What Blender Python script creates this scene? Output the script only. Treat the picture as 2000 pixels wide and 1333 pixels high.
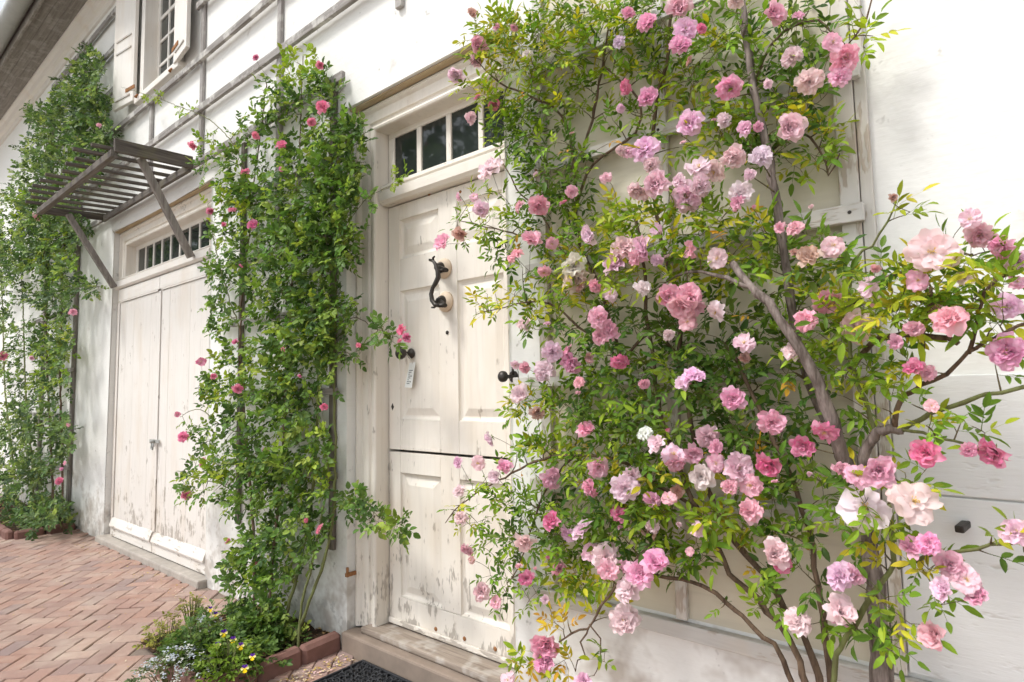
import bpy, bmesh, math, random
import numpy as np
from mathutils import Vector, Matrix

for o in list(bpy.data.objects):
    bpy.data.objects.remove(o)
SC = bpy.context.scene
COL = SC.collection
rnd = random.Random(11)
R_ = math.radians

# ------------------------------------------------------------------ camera
# world: X along the house front (right positive), Y into the wall (wall face y=0), Z up, ground z=0
IW, IH, FPX = 2000.0, 1333.0, 1150.0
CAM = np.array([0.0, -1.75, 1.232])
_a = np.array([-400 - 1000.0, 787 - 666.5, FPX])
_d = np.array([1, -0.020, 0.0])
_b = _a - _d * (_a @ _a) / (_a @ _d)
_X = -_a / np.linalg.norm(_a); _Y = _b / np.linalg.norm(_b); _Z = np.cross(_X, _Y)
RW = np.stack([_X, _Y, _Z])          # camera vector (x right, y down, z forward) -> world

def at(px, py, y=0.0):
    r = RW @ np.array([px - 1000.0, py - 666.5, FPX])
    t = (y - CAM[1]) / r[1]
    return CAM + r * t
def on_ground(px, py, z=0.0):
    r = RW @ np.array([px - 1000.0, py - 666.5, FPX])
    t = (z - CAM[2]) / r[2]
    return CAM + r * t
def depth_of(p):
    return float((RW.T @ (np.asarray(p) - CAM))[2])
def project(p):
    v = RW.T @ (np.asarray(p) - CAM)
    return 1000 + FPX * v[0] / v[2], 666.5 + FPX * v[1] / v[2]

cam_d = bpy.data.cameras.new('camera')
cam = bpy.data.objects.new('camera', cam_d); COL.objects.link(cam)
cx, cy, cz = RW @ [1, 0, 0], RW @ [0, -1, 0], RW @ [0, 0, -1]
cam.matrix_world = Matrix(((cx[0], cy[0], cz[0], CAM[0]), (cx[1], cy[1], cz[1], CAM[1]),
                           (cx[2], cy[2], cz[2], CAM[2]), (0, 0, 0, 1)))
cam_d.sensor_width = 36.0; cam_d.lens = 36.0 * FPX / IW
cam_d.clip_start = 0.02; cam_d.clip_end = 2000
cam_d.dof.use_dof = True; cam_d.dof.focus_distance = 2.1; cam_d.dof.aperture_fstop = 10.0
SC.camera = cam

# ------------------------------------------------------------------ light
SUN_DIR = Vector((-0.30, -0.60, 1.0)).normalized()      # towards the sun
w = bpy.data.worlds.new('World'); SC.world = w; w.use_nodes = True
wn = w.node_tree; wn.nodes.clear()
sky = wn.nodes.new('ShaderNodeTexSky'); sky.sky_type = 'NISHITA'; sky.sun_disc = False
sky.sun_elevation = math.asin(SUN_DIR.z); sky.sun_rotation = math.atan2(SUN_DIR.x, SUN_DIR.y)
sky.dust_density = 1.6; sky.air_density = 1.0; sky.ozone_density = 1.0
hs = wn.nodes.new('ShaderNodeHueSaturation'); hs.inputs['Saturation'].default_value = 0.30   # thin bright cloud
bg = wn.nodes.new('ShaderNodeBackground'); bg.inputs['Strength'].default_value = 0.13
wo = wn.nodes.new('ShaderNodeOutputWorld')
wn.links.new(sky.outputs[0], hs.inputs['Color']); wn.links.new(hs.outputs[0], bg.inputs['Color'])
wn.links.new(bg.outputs[0], wo.inputs['Surface'])
sl = bpy.data.lights.new('sun', 'SUN'); sl.energy = 1.5; sl.angle = R_(13); sl.color = (1.0, 0.985, 0.955)
sun = bpy.data.objects.new('sun', sl); COL.objects.link(sun)
sun.rotation_euler = (-SUN_DIR).to_track_quat('-Z', 'Y').to_euler(); sun.location = (0, -6, 9)

SC.view_settings.view_transform = 'Standard'; SC.view_settings.look = 'None'
SC.view_settings.exposure = 0.98; SC.view_settings.gamma = 1.0; SC.view_settings.use_curve_mapping = False
CY_ = SC.cycles; CY_.max_bounces = 5; CY_.diffuse_bounces = 3; CY_.glossy_bounces = 2; CY_.transmission_bounces = 4; CY_.transparent_max_bounces = 4
CY_.use_adaptive_sampling = True; CY_.adaptive_threshold = 0.04
SC.render.resolution_x = 1024; SC.render.resolution_y = 682

# ------------------------------------------------------------------ materials
class NT:
    def __init__(s, name):
        m = bpy.data.materials.new(name); m.use_nodes = True
        s.m = m; s.t = m.node_tree; s.t.nodes.clear()
        s.out = s.t.nodes.new('ShaderNodeOutputMaterial')
        s.b = s.t.nodes.new('ShaderNodeBsdfPrincipled')
        s.t.links.new(s.b.outputs[0], s.out.inputs['Surface'])
    def n(s, kind, **kw):
        nd = s.t.nodes.new('ShaderNode' + kind)
        for k, v in kw.items(): setattr(nd, k, v)
        return nd
    def link(s, a, b): s.t.links.new(a, b)
    def pos(s, scale=(1, 1, 1), obj=False):
        if obj:
            g = s.n('TexCoord').outputs['Object']
        else:
            g = s.n('NewGeometry').outputs['Position']
        mp = s.n('Mapping'); mp.inputs['Scale'].default_value = scale
        s.link(g, mp.inputs['Vector']); return mp.outputs[0]
    def noise(s, vec, scale=1.0, detail=4, rough=0.6):
        nd = s.n('TexNoise'); nd.inputs['Scale'].default_value = scale
        nd.inputs['Detail'].default_value = min(detail, 3.0); nd.inputs['Roughness'].default_value = rough
        s.link(vec, nd.inputs['Vector']); return nd.outputs['Fac']
    def voro(s, vec, scale=1.0, feat='F1'):
        nd = s.n('TexVoronoi', feature=feat); nd.inputs['Scale'].default_value = scale
        s.link(vec, nd.inputs['Vector']); return nd.outputs['Distance']
    def ramp(s, fac, stops):
        nd = s.n('ValToRGB'); e = nd.color_ramp.elements
        while len(e) < len(stops): e.new(0.5)
        for i, (p, c) in enumerate(stops):
            e[i].position = p; e[i].color = (c, c, c, 1) if isinstance(c, (int, float)) else (*c, 1)
        s.link(fac, nd.inputs[0]); return nd.outputs[0]
    def mix(s, fac, a, b, mode='MIX'):
        nd = s.n('Mix', data_type='RGBA', blend_type=mode)
        for sock, v in ((nd.inputs[0], fac), (nd.inputs[6], a), (nd.inputs[7], b)):
            if hasattr(v, 'is_linked'): s.link(v, sock)
            elif isinstance(v, (int, float)): sock.default_value = v
            else: sock.default_value = (*v, 1)
        return nd.outputs[2]
    def math(s, op, a, b=0.0, clamp=False):
        nd = s.n('Math', operation=op, use_clamp=clamp)
        for sock, v in ((nd.inputs[0], a), (nd.inputs[1], b)):
            if hasattr(v, 'is_linked'): s.link(v, sock)
            else: sock.default_value = v
        return nd.outputs[0]
    def sep(s, vec):
        nd = s.n('SeparateXYZ'); s.link(vec, nd.inputs[0]); return nd.outputs
    def color(s, c):
        if hasattr(c, 'is_linked'): s.link(c, s.b.inputs['Base Color'])
        else: s.b.inputs['Base Color'].default_value = (*c, 1)
        return s
    def rough(s, r, spec=0.4):
        if hasattr(r, 'is_linked'): s.link(r, s.b.inputs['Roughness'])
        else: s.b.inputs['Roughness'].default_value = r
        s.b.inputs['Specular IOR Level'].default_value = spec; return s
    def bump(s, h, strength=0.3, dist=0.01, prev=None):
        nd = s.n('Bump'); nd.inputs['Strength'].default_value = strength; nd.inputs['Distance'].default_value = dist
        s.link(h, nd.inputs['Height'])
        if prev is not None: s.link(prev, nd.inputs['Normal'])
        s.link(nd.outputs[0], s.b.inputs['Normal']); return nd.outputs[0]

def low_mask(t, z0, z1):
    """1 at height z0, 0 at z1: where splash, dirt and wear collect (broken up by noise where used)"""
    z = t.sep(t.pos())[2]
    mr = t.n('MapRange'); mr.inputs[1].default_value = z0; mr.inputs[2].default_value = z1
    mr.inputs[3].default_value = 1; mr.inputs[4].default_value = 0
    t.link(z, mr.inputs[0]); return mr.outputs[0]

def m_plaster():
    t = NT('plaster'); p = t.pos()
    base = t.mix(t.noise(p, 1.3, 5), (0.80, 0.79, 0.755), (0.755, 0.74, 0.70))
    streak = t.noise(t.pos((11, 1, 70)), 1.0, 6, 0.7)
    base = t.mix(t.ramp(streak, [(0.50, 0), (0.80, 0.35)]), base, (0.67, 0.645, 0.60))
    # grey and brown stains with ragged edges, mostly in the splash zone
    blot = t.noise(p, 5.5, 8, 0.72)
    m = t.math('ADD', blot, t.math('MULTIPLY', low_mask(t, 0.05, 0.75), 0.27))
    base = t.mix(t.ramp(m, [(0.64, 0), (0.84, 0.75)]), base, (0.40, 0.345, 0.29))
    m2 = t.math('ADD', t.noise(p, 14, 6, 0.7), t.math('MULTIPLY', low_mask(t, 0.0, 0.5), 0.16))
    base = t.mix(t.ramp(m2, [(0.66, 0), (0.74, 0.8)]), base, (0.45, 0.43, 0.40))
    t.color(base).rough(0.85, 0.2)
    n1 = t.bump(streak, 0.30, 0.003)
    t.bump(t.noise(p, 9.0, 3, 0.75), 0.35, 0.012, n1)
    return t.m

def m_planks():
    t = NT('painted_boards'); 
    g = t.noise(t.pos((9.0, 1, 75)), 1.0, 8, 0.7)
    base = t.mix(g, (0.77, 0.77, 0.755), (0.72, 0.715, 0.695))
    p = t.pos()
    m = t.math('ADD', t.noise(t.pos((1, 1, 2.5)), 9, 8, 0.7), t.math('MULTIPLY', low_mask(t, 0.3, 0.75), 0.14))
    base = t.mix(t.ramp(m, [(0.66, 0), (0.76, 0.8)]), base, (0.50, 0.47, 0.42))
    t.color(base).rough(0.7, 0.25)
    n1 = t.bump(g, 0.35, 0.004)
    n2 = t.bump(t.noise(p, 13, 7, 0.7), 0.3, 0.006, n1)
    t.bump(t.ramp(m, [(0.62, 1), (0.72, 0)]), 0.4, 0.004, n2)
    return t.m

def m_paint(name, grain, c1, c2, peel=0.62, lowz=(0.1, 0.75), lowk=0.2, wood=(0.33, 0.295, 0.255)):
    """old oil paint on wood; grain 0,1,2 = direction of the grain"""
    t = NT(name); sc = [16.0, 16.0, 16.0]; sc[grain] = 1.1
    g = t.noise(t.pos(tuple(sc)), 2.2, 7, 0.68)
    p = t.pos()
    base = t.mix(t.noise(p, 3.1, 5), c1, c2)
    base = t.mix(t.ramp(g, [(0.50, 0), (0.72, 0.45)]), base, tuple(x * 0.86 for x in c2))
    sp = [42.0, 42.0, 42.0]; sp[grain] = 7.5
    k = t.noise(t.pos(tuple(sp)), 1.0, 6, 0.75)
    patch = t.noise(p, 6.5, 5, 0.7)
    m = t.math('ADD', t.math('ADD', t.math('MULTIPLY', k, 0.55), t.math('MULTIPLY', patch, 0.5)),
               t.math('MULTIPLY', low_mask(t, *lowz), lowk))
    pl = t.ramp(m, [(peel, 0), (peel + 0.035, 1)])
    wd = t.mix(g, wood, tuple(min(1, x * 1.7) for x in wood))
    base = t.mix(pl, base, wd)
    yl = t.noise(t.pos((1.5, 1.5, 0.6)), 3.0, 4)
    base = t.mix(t.ramp(yl, [(0.50, 0), (0.75, 0.35)]), base, (0.62, 0.50, 0.36))
    t.color(base).rough(0.62, 0.3)
    n1 = t.bump(g, 0.35, 0.003)
    t.bump(pl, 0.6, 0.002, n1)
    return t.m

def m_grey_wood(name, grain, c1=(0.30, 0.275, 0.25), c2=(0.155, 0.135, 0.12), spots=0.0, moss=0.0):
    t = NT(name); sc = [22.0, 22.0, 22.0]; sc[grain] = 1.3
    g = t.noise(t.pos(tuple(sc)), 2.4, 8, 0.7)
    base = t.mix(t.ramp(g, [(0.32, 0), (0.70, 1)]), c1, c2)
    p = t.pos()
    if spots:
        base = t.mix(t.ramp(t.noise(p, 7, 6, 0.7), [(0.52, 0), (0.62, spots)]), base, (0.70, 0.68, 0.63))
    if moss:
        base = t.mix(t.ramp(t.noise(p, 9, 5, 0.7), [(0.50, 0), (0.68, moss)]), base, (0.16, 0.15, 0.06))
    t.color(base).rough(0.85, 0.2); t.bump(g, 0.7, 0.004); return t.m

def m_simple(name, c, rough=0.6, spec=0.4, metal=0.0, var=0.25, scale=30, bump=0.2):
    t = NT(name); p = t.pos()
    f = t.noise(p, scale, 5, 0.65)
    t.color(t.mix(f, tuple(x * (1 + var) for x in c), tuple(x * (1 - var) for x in c))).rough(rough, spec)
    t.b.inputs['Metallic'].default_value = metal
    if bump: t.bump(f, bump, 0.004)
    return t.m

def m_brick(name, warm=1.0):
    t = NT(name); oi = t.n('ObjectInfo'); at_ = t.n('Attribute', attribute_name='col')
    tone = t.math('FRACT', t.math('ADD', t.sep(at_.outputs['Color'])[0], oi.outputs['Random']))
    base = t.ramp(tone, [(0.0, (0.36, 0.215, 0.165)), (0.2, (0.41, 0.265, 0.21)), (0.42, (0.29, 0.19, 0.16)),
                         (0.62, (0.43, 0.295, 0.235)), (0.8, (0.27, 0.20, 0.185)), (1.0, (0.38, 0.23, 0.18))])
    p = t.pos()
    base = t.mix(t.ramp(t.noise(p, 38, 6, 0.75), [(0.42, 0), (0.75, 0.55)]), base, (0.29, 0.20, 0.165))
    base = t.mix(t.ramp(t.noise(p, 3.2, 5, 0.7), [(0.45, 0), (0.72, 0.6)]), base, (0.50, 0.40, 0.325))   # sandy dust
    t.color(base).rough(0.85, 0.25); t.bump(t.noise(p, 70, 6, 0.7), 0.5, 0.004); return t.m

def m_foliage(name, trans=0.34, rough=0.5, spec=0.22):
    t = NT(name); oi = t.n('ObjectInfo'); a = t.n('Attribute', attribute_name='col')
    c = t.mix(1.0, a.outputs['Color'], oi.outputs['Color'], 'MULTIPLY')
    p = t.pos()
    c = t.mix(t.ramp(t.noise(p, 55, 3, 0.6), [(0.35, 0.0), (0.8, 0.35)]), c, t.mix(1.0, c, (1.35, 1.15, 0.6), 'MULTIPLY'))
    t.color(c).rough(rough, spec)
    tr = t.n('BsdfTranslucent'); t.link(t.mix(1.0, c, (1.25, 1.3, 0.7), 'MULTIPLY'), tr.inputs['Color'])
    ms = t.n('MixShader'); ms.inputs[0].default_value = trans
    t.link(t.b.outputs[0], ms.inputs[1]); t.link(tr.outputs[0], ms.inputs[2]); t.link(ms.outputs[0], t.out.inputs['Surface'])
    return t.m

def m_petal():
    t = NT('rose_petal'); oi = t.n('ObjectInfo'); a = t.n('Attribute', attribute_name='col')
    f = t.sep(a.outputs['Color'])[0]; sh = t.sep(a.outputs['Color'])[1]
    deep = oi.outputs['Color']
    pale = t.mix(0.58, deep, (0.96, 0.88, 0.88))
    c = t.mix(f, pale, deep)
    c = t.mix(sh, c, t.mix(0.5, c, (0.96, 0.88, 0.88)))
    t.color(c).rough(0.55, 0.25)
    tr = t.n('BsdfTranslucent'); t.link(c, tr.inputs['Color'])
    ms = t.n('MixShader'); ms.inputs[0].default_value = 0.42
    t.link(t.b.outputs[0], ms.inputs[1]); t.link(tr.outputs[0], ms.inputs[2]); t.link(ms.outputs[0], t.out.inputs['Surface'])
    return t.m

def m_bark(name, c1, c2, sc=(26, 26, 5)):
    t = NT(name); g = t.noise(t.pos(sc), 2.5, 7, 0.7)
    t.color(t.mix(t.ramp(g, [(0.35, 0), (0.65, 1)]), c1, c2)).rough(0.85, 0.2); t.bump(g, 0.8, 0.005); return t.m

def m_glass():
    t = NT('dark_pane'); t.color((0.024, 0.030, 0.027)).rough(0.035, 0.5)
    t.bump(t.noise(t.pos(), 5, 2), 0.06, 0.01); return t.m

def m_ground():
    t = NT('pale_bounce_ground'); p = t.pos()
    c = t.mix(t.noise(p, 0.8, 6), (0.50, 0.47, 0.42), (0.38, 0.35, 0.31))  # invented pale yard surface, added to bounce fill light onto the wall
    t.color(c).rough(0.95, 0.1); t.bump(t.noise(p, 30, 6), 0.4, 0.01); return t.m

CREAM1, CREAM2 = (0.785, 0.735, 0.66), (0.725, 0.665, 0.58)
M = dict(
    plaster=m_plaster(), planks=m_planks(),
    paint_z=m_paint('cream_paint_upright', 2, CREAM1, CREAM2, 0.642, (0.1, 0.9), 0.09),
    paint_x=m_paint('cream_paint_level', 0, CREAM1, CREAM2, 0.642, (0.1, 0.8), 0.12),
    gate_z=m_paint('grey_white_paint_upright', 2, (0.77, 0.735, 0.685), (0.71, 0.665, 0.605), 0.642, (0.0, 0.9), 0.11),
    gate_x=m_paint('grey_white_paint_level', 0, (0.77, 0.735, 0.685), (0.71, 0.67, 0.61), 0.665, (0.0, 0.6), 0.10),
    trim_x=m_paint('weathered_trim_level', 0, (0.62, 0.60, 0.565), (0.48, 0.455, 0.42), 0.565, (0, 5), 0.0, (0.34, 0.30, 0.26)),
    trim_z=m_paint('weathered_trim_upright', 2, (0.68, 0.645, 0.59), (0.54, 0.505, 0.455), 0.545, (0, 5), 0.0, (0.34, 0.29, 0.24)),
    shutter=m_paint('shutter_paint', 2, (0.80, 0.765, 0.71), (0.72, 0.68, 0.62), 0.68, (0, 9), 0.0),
    grey_x=m_grey_wood('grey_wood_level', 0, (0.37, 0.345, 0.325), (0.19, 0.17, 0.155), 0.55),
    grey_z=m_grey_wood('grey_wood_upright', 2, (0.40, 0.375, 0.355), (0.22, 0.20, 0.185), 0.35),
    slat_y=m_grey_wood('canopy_wood', 1, (0.15, 0.13, 0.112), (0.055, 0.046, 0.04), 0.0, 0.3),
    slat_x=m_grey_wood('canopy_beam_wood', 0, (0.19, 0.168, 0.148), (0.08, 0.068, 0.058), 0.0, 0.3),
    slat_z=m_grey_wood('dark_upright_wood', 2, (0.22, 0.19, 0.165), (0.09, 0.075, 0.062), 0.0, 0.15),
    brace=m_grey_wood('brace_wood', 2, (0.30, 0.27, 0.245), (0.15, 0.13, 0.115), 0.0, 0.15),
    tan=m_grey_wood('tan_grain', 0, (0.50, 0.39, 0.245), (0.36, 0.27, 0.165), 0.12),
    cream_panel=m_paint('cream_render', 0, (0.66, 0.605, 0.485), (0.60, 0.545, 0.43), 0.70, (0, 9), 0.0, (0.45, 0.40, 0.33)),
    sill=m_grey_wood('door_sill_wood', 0, (0.36, 0.30, 0.245), (0.19, 0.15, 0.12), 0.25),
    soffit=m_grey_wood('soffit_board', 0, (0.29, 0.265, 0.235), (0.185, 0.165, 0.145), 0.15),
    gutter=m_simple('gutter_metal', (0.36, 0.36, 0.34), 0.6, 0.4, 0.0, 0.2, 9),
    stone=m_simple('step_stone', (0.25, 0.195, 0.155), 0.85, 0.25, 0, 0.35, 9, 0.6),
    kerb=m_simple('threshold_beam', (0.40, 0.36, 0.315), 0.85, 0.2, 0, 0.4, 12, 0.7),
    edging=m_simple('edging_brick', (0.20, 0.105, 0.085), 0.85, 0.25, 0, 0.35, 22, 0.5),
    joint=m_simple('sandy_joint', (0.235, 0.185, 0.15), 0.95, 0.1, 0, 0.3, 30, 0.4),
    brick=m_brick('paving_brick'), glass=m_glass(), ground=m_ground(),
    iron=m_simple('blackened_iron', (0.045, 0.038, 0.032), 0.45, 0.5, 0.5, 0.4, 60, 0.3),
    rust=m_simple('rusty_iron', (0.30, 0.14, 0.06), 0.9, 0.2, 0.0, 0.4, 90, 0.3),
    rosette=m_simple('rosette_wood', (0.66, 0.53, 0.40), 0.6, 0.3, 0, 0.15, 25, 0.2),
    card=m_simple('tag_card', (0.78, 0.79, 0.76), 0.7, 0.2, 0, 0.04, 20, 0),
    ink=m_simple('tag_ink', (0.10, 0.12, 0.12), 0.8, 0.1, 0, 0.1, 20, 0),
    cord=m_simple('tag_string', (0.62, 0.58, 0.50), 0.9, 0.1, 0, 0.1, 20, 0),
    rubber=m_simple('black_rubber', (0.022, 0.023, 0.026), 0.55, 0.4, 0, 0.3, 40, 0.3),
    soil=m_simple('dark_mulch', (0.055, 0.036, 0.024), 0.95, 0.1, 0, 0.5, 45, 0.9),
    chip=m_foliage('mulch_chip', 0.0, 0.9, 0.1),
    leaf=m_foliage('rose_leaf'), petal=m_petal(), stamen=m_simple('stamen', (0.78, 0.52, 0.12), 0.7, 0.2, 0, 0.3, 200, 0),
    trunk=m_bark('old_trunk_bark', (0.27, 0.22, 0.195), (0.085, 0.064, 0.052)),
    cane=m_bark('brown_cane_bark', (0.17, 0.115, 0.075), (0.075, 0.048, 0.032)),
    green_cane=m_bark('green_cane_bark', (0.17, 0.19, 0.07), (0.12, 0.12, 0.05)),
    twig=m_bark('twig_bark', (0.16, 0.13, 0.065), (0.10, 0.075, 0.04)),
)

# ------------------------------------------------------------------ mesh helpers
def link(name, me, parent=None, mat=None):
    if mat is not None:
        for m in (mat if isinstance(mat, (list, tuple)) else [mat]): me.materials.append(M[m])
    o = bpy.data.objects.new(name, me); COL.objects.link(o)
    if parent is not None: o.parent = parent
    return o
def empty(name, loc=(0, 0, 0)):
    o = bpy.data.objects.new(name, None); COL.objects.link(o); o.location = loc; o.empty_display_size = 0.1
    return o
def tag(o, label=None, cat=None, group=None, kind=None):
    if label: o['label'] = label
    if cat: o['category'] = cat
    if group: o['group'] = group
    if kind: o['kind'] = kind
    return o

class MB:
    """mesh collector, coordinates are world coordinates; build() makes ONE object"""
    def __init__(s): s.v = []; s.f = []; s.mi = []; s.c = []; s.smooth = []
    def add(s, vs, fs, mi=0, col=None, smooth=False):
        o = len(s.v); s.v.extend([tuple(map(float, p)) for p in vs])
        for f in fs:
            s.f.append(tuple(i + o for i in f)); s.mi.append(mi); s.smooth.append(smooth)
        s.c.extend([col or (1, 1, 1)] * len(vs)); return s
    def box(s, x0, x1, y0, y1, z0, z1, mi=0):
        vs = [(x0, y0, z0), (x1, y0, z0), (x1, y1, z0), (x0, y1, z0), (x0, y0, z1), (x1, y0, z1), (x1, y1, z1), (x0, y1, z1)]
        return s.add(vs, [(0, 3, 2, 1), (4, 5, 6, 7), (0, 1, 5, 4), (1, 2, 6, 5), (2, 3, 7, 6), (3, 0, 4, 7)], mi)
    def beam(s, p, q, w_, h, up=(0, 0, 1), mi=0):
        p, q = Vector(p), Vector(q); t = (q - p).normalized(); u = Vector(up)
        sx = t.cross(u).normalized(); u = sx.cross(t).normalized()
        vs = []
        for e in (p, q):
            for a, b in ((-1, -1), (1, -1), (1, 1), (-1, 1)):
                vs.append(e + sx * (a * w_ / 2) + u * (b * h / 2))
        return s.add(vs, [(0, 3, 2, 1), (4, 5, 6, 7), (0, 1, 5, 4), (1, 2, 6, 5), (2, 3, 7, 6), (3, 0, 4, 7)], mi)
    def lathe(s, c, axis, prof, n=16, mi=0):
        """prof: list of (distance along axis, radius)"""
        c = Vector(c); ax = Vector(axis).normalized()
        u = ax.orthogonal().normalized(); v = ax.cross(u)
        vs = []; fs = []
        for d, r in prof:
            for i in range(n):
                a = 2 * math.pi * i / n
                vs.append(c + ax * d + u * (math.cos(a) * r) + v * (math.sin(a) * r))
        for k in range(len(prof) - 1):
            for i in range(n):
                j = (i + 1) % n
                fs.append((k * n + i, k * n + j, (k + 1) * n + j, (k + 1) * n + i))
        fs.append(tuple(range(n - 1, -1, -1))); fs.append(tuple((len(prof) - 1) * n + i for i in range(n)))
        return s.add(vs, fs, mi, smooth=True)
    def tube(s, pts, rad, n=6, mi=0, col=None):
        pts = [Vector(p) for p in pts]; m = len(pts)
        if isinstance(rad, (int, float)): rad = [rad] * m
        t0 = (pts[1] - pts[0]).normalized(); u = t0.orthogonal().normalized()
        vs = []; fs = []
        for k in range(m):
            t = (pts[min(k + 1, m - 1)] - pts[max(k - 1, 0)])
            if t.length < 1e-9: t = t0
            t = t.normalized(); u = (u - t * u.dot(t))
            u = u.normalized() if u.length > 1e-6 else t.orthogonal().normalized()
            v = t.cross(u)
            for i in range(n):
                a = 2 * math.pi * i / n
                vs.append(pts[k] + (u * math.cos(a) + v * math.sin(a)) * rad[k])
        for k in range(m - 1):
            for i in range(n):
                j = (i + 1) % n
                fs.append((k * n + i, k * n + j, (k + 1) * n + j, (k + 1) * n + i))
        fs.append(tuple(range(n - 1, -1, -1))); fs.append(tuple((m - 1) * n + i for i in range(n)))
        return s.add(vs, fs, mi, col, smooth=True)
    def mesh(s, name, colors=False):
        me = bpy.data.meshes.new(name); me.from_pydata(s.v, [], s.f)
        me.polygons.foreach_set('material_index', s.mi); me.polygons.foreach_set('use_smooth', s.smooth)
        if colors:
            ca = me.color_attributes.new('col', 'FLOAT_COLOR', 'POINT')
            arr = np.ones((len(s.v), 4), np.float32); arr[:, :3] = np.array(s.c, np.float32)
            ca.data.foreach_set('color', arr.ravel())
        me.update(); return me
    def build(s, name, mat, parent=None, bevel=0.0, colors=False):
        o = link(name, s.mesh(name, colors), parent, mat)
        if bevel:
            b = o.modifiers.new('bevel', 'BEVEL'); b.width = bevel; b.segments = 2; b.limit_method = 'ANGLE'; b.angle_limit = R_(40)
        return o

def frame_sweep(mb, xl, xr, z0, zt, prof, mi=0):
    """moulding profile (inset from the opening edge, y) run up the left side, over the head, down the right"""
    vs = []
    for a, y in prof:
        vs += [(xl + a, y, z0), (xl + a, y, zt - a), (xr - a, y, zt - a), (xr - a, y, z0)]
    fs = []
    for k in range(len(prof) - 1):
        for i in range(3):
            fs.append((k * 4 + i, k * 4 + i + 1, (k + 1) * 4 + i + 1, (k + 1) * 4 + i))
    return mb.add(vs, fs, mi)

# ------------------------------------------------------------------ ground and paving
gm = MB(); gm.add([(-400, -400, -0.062), (400, -400, -0.062), (400, 400, -0.062), (-400, 400, -0.062)], [(0, 1, 2, 3)])
tag(gm.build('ground', 'ground'), kind='structure')
pm = MB(); pm.add([(-14, -3.0, -0.009), (2.2, -3.0, -0.009), (2.2, 0.02, -0.009), (-14, 0.02, -0.009)], [(0, 1, 2, 3)])
paving = tag(pm.build('brick_paving', 'joint'), kind='structure')

BED = (-3.34, -2.575, -0.62, 0.0)          # centre planting bed x0,x1,y0,y1
FBED = (-9.6, -6.78, -0.46, 0.0)          # far planting bed
def brick_mesh(name, L, W, H, r, seed):
    g = random.Random(seed); bm = bmesh.new()
    bmesh.ops.create_cube(bm, size=1.0)
    for v in bm.verts:
        v.co = Vector((v.co.x * L, v.co.y * W, v.co.z * H))
        v.co.x += g.uniform(-.0035, .0035); v.co.y += g.uniform(-.0025, .0025); v.co.z += g.uniform(-.0015, .0015)
    bmesh.ops.bevel(bm, geom=[e for e in bm.edges if max(v.co.z for v in e.verts) > 0], offset=r, segments=1, affect='EDGES')
    me = bpy.data.meshes.new(name); bm.to_mesh(me); bm.free()
    ca = me.color_attributes.new('col', 'FLOAT_COLOR', 'POINT')
    ca.data.foreach_set('color', np.tile(np.array([0, 0, 0, 1], np.float32), len(me.vertices)))
    me.materials.append(M['brick']); return me
BRICKS = [brick_mesh('brick', 0.1625, 0.0795, 0.055, 0.004, i) for i in range(5)]
# 45 degree herringbone
spots = []
u = 0.0835
for i in range(-165, 165):
    for j in range(-165, 165):
        k = (i - j) % 4
        if k == 0: c = (i + 1.0, j + 0.5); ang = 0           # brick lies along the first axis
        elif k == 1 and True: continue
        else: continue
        spots.append((c, ang))
for i in range(-165, 165):
    for j in range(-165, 165):
        if (i - j) % 4 == 2: spots.append(((i + 0.5, j + 0.0), 90))
ca_, sa_ = math.cos(R_(45)), math.sin(R_(45))
placed = []
for (a, b), ang in spots:
    x = -4.0 + (a * ca_ - b * sa_) * u; y = -0.8 + (a * sa_ + b * ca_) * u
    if not (-13.5 < x < 2.0 and -2.9 < y < -0.02): continue
    if BED[0] - 0.02 < x < BED[1] + 0.02 and y > BED[2] - 0.02: continue
    if FBED[0] < x < FBED[1] and y > FBED[2]: continue
    d = depth_of((x, y, 0))
    score = -1.0
    if d > 0.3:
        px, py = project((x, y, 0))
        if -30 < px < 2030 and py < 1370: score = 1.0 / d
    placed.append((score, x, y, 45 + ang + rnd.uniform(-1.6, 1.6), rnd.uniform(-.0025, .002)))
placed.sort(key=lambda s: -s[0])
rest = MB()
for n_, (sc_, x, y, a, dz) in enumerate(placed):
    me = BRICKS[n_ % 5]
    if n_ < 300 and sc_ > 0:
        o = link('brick', me, paving); o.location = (x, y, -0.0275 + dz); o.rotation_euler = (rnd.uniform(-.012, .012), rnd.uniform(-.012, .012), R_(a))
    else:
        mt = Matrix.Translation((x, y, -0.0275 + dz)) @ Matrix.Rotation(R_(a), 4, 'Z')
        t_ = rnd.random()
        rest.add([mt @ v.co for v in me.vertices], [tuple(p.vertices) for p in me.polygons], 0, (t_, t_, t_))
tag(rest.build('distant_bricks', 'brick', paving, colors=True), kind='stuff')

# ------------------------------------------------------------------ the house
house = tag(empty('house', (-3, 0, 0)), 'old white plastered farmhouse front with cream doors and grey eave', 'house')
HL = Matrix.Translation((3, 0, 0))
def hp(o, parent=None):
    """world coordinate mesh under the house (or under a part of it)"""
    o.parent = parent or house
    o.matrix_parent_inverse = HL if parent is None else Matrix.Identity(4)
    if parent is None: o.matrix_parent_inverse = Matrix.Translation((3, 0, 0))
    return o

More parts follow.
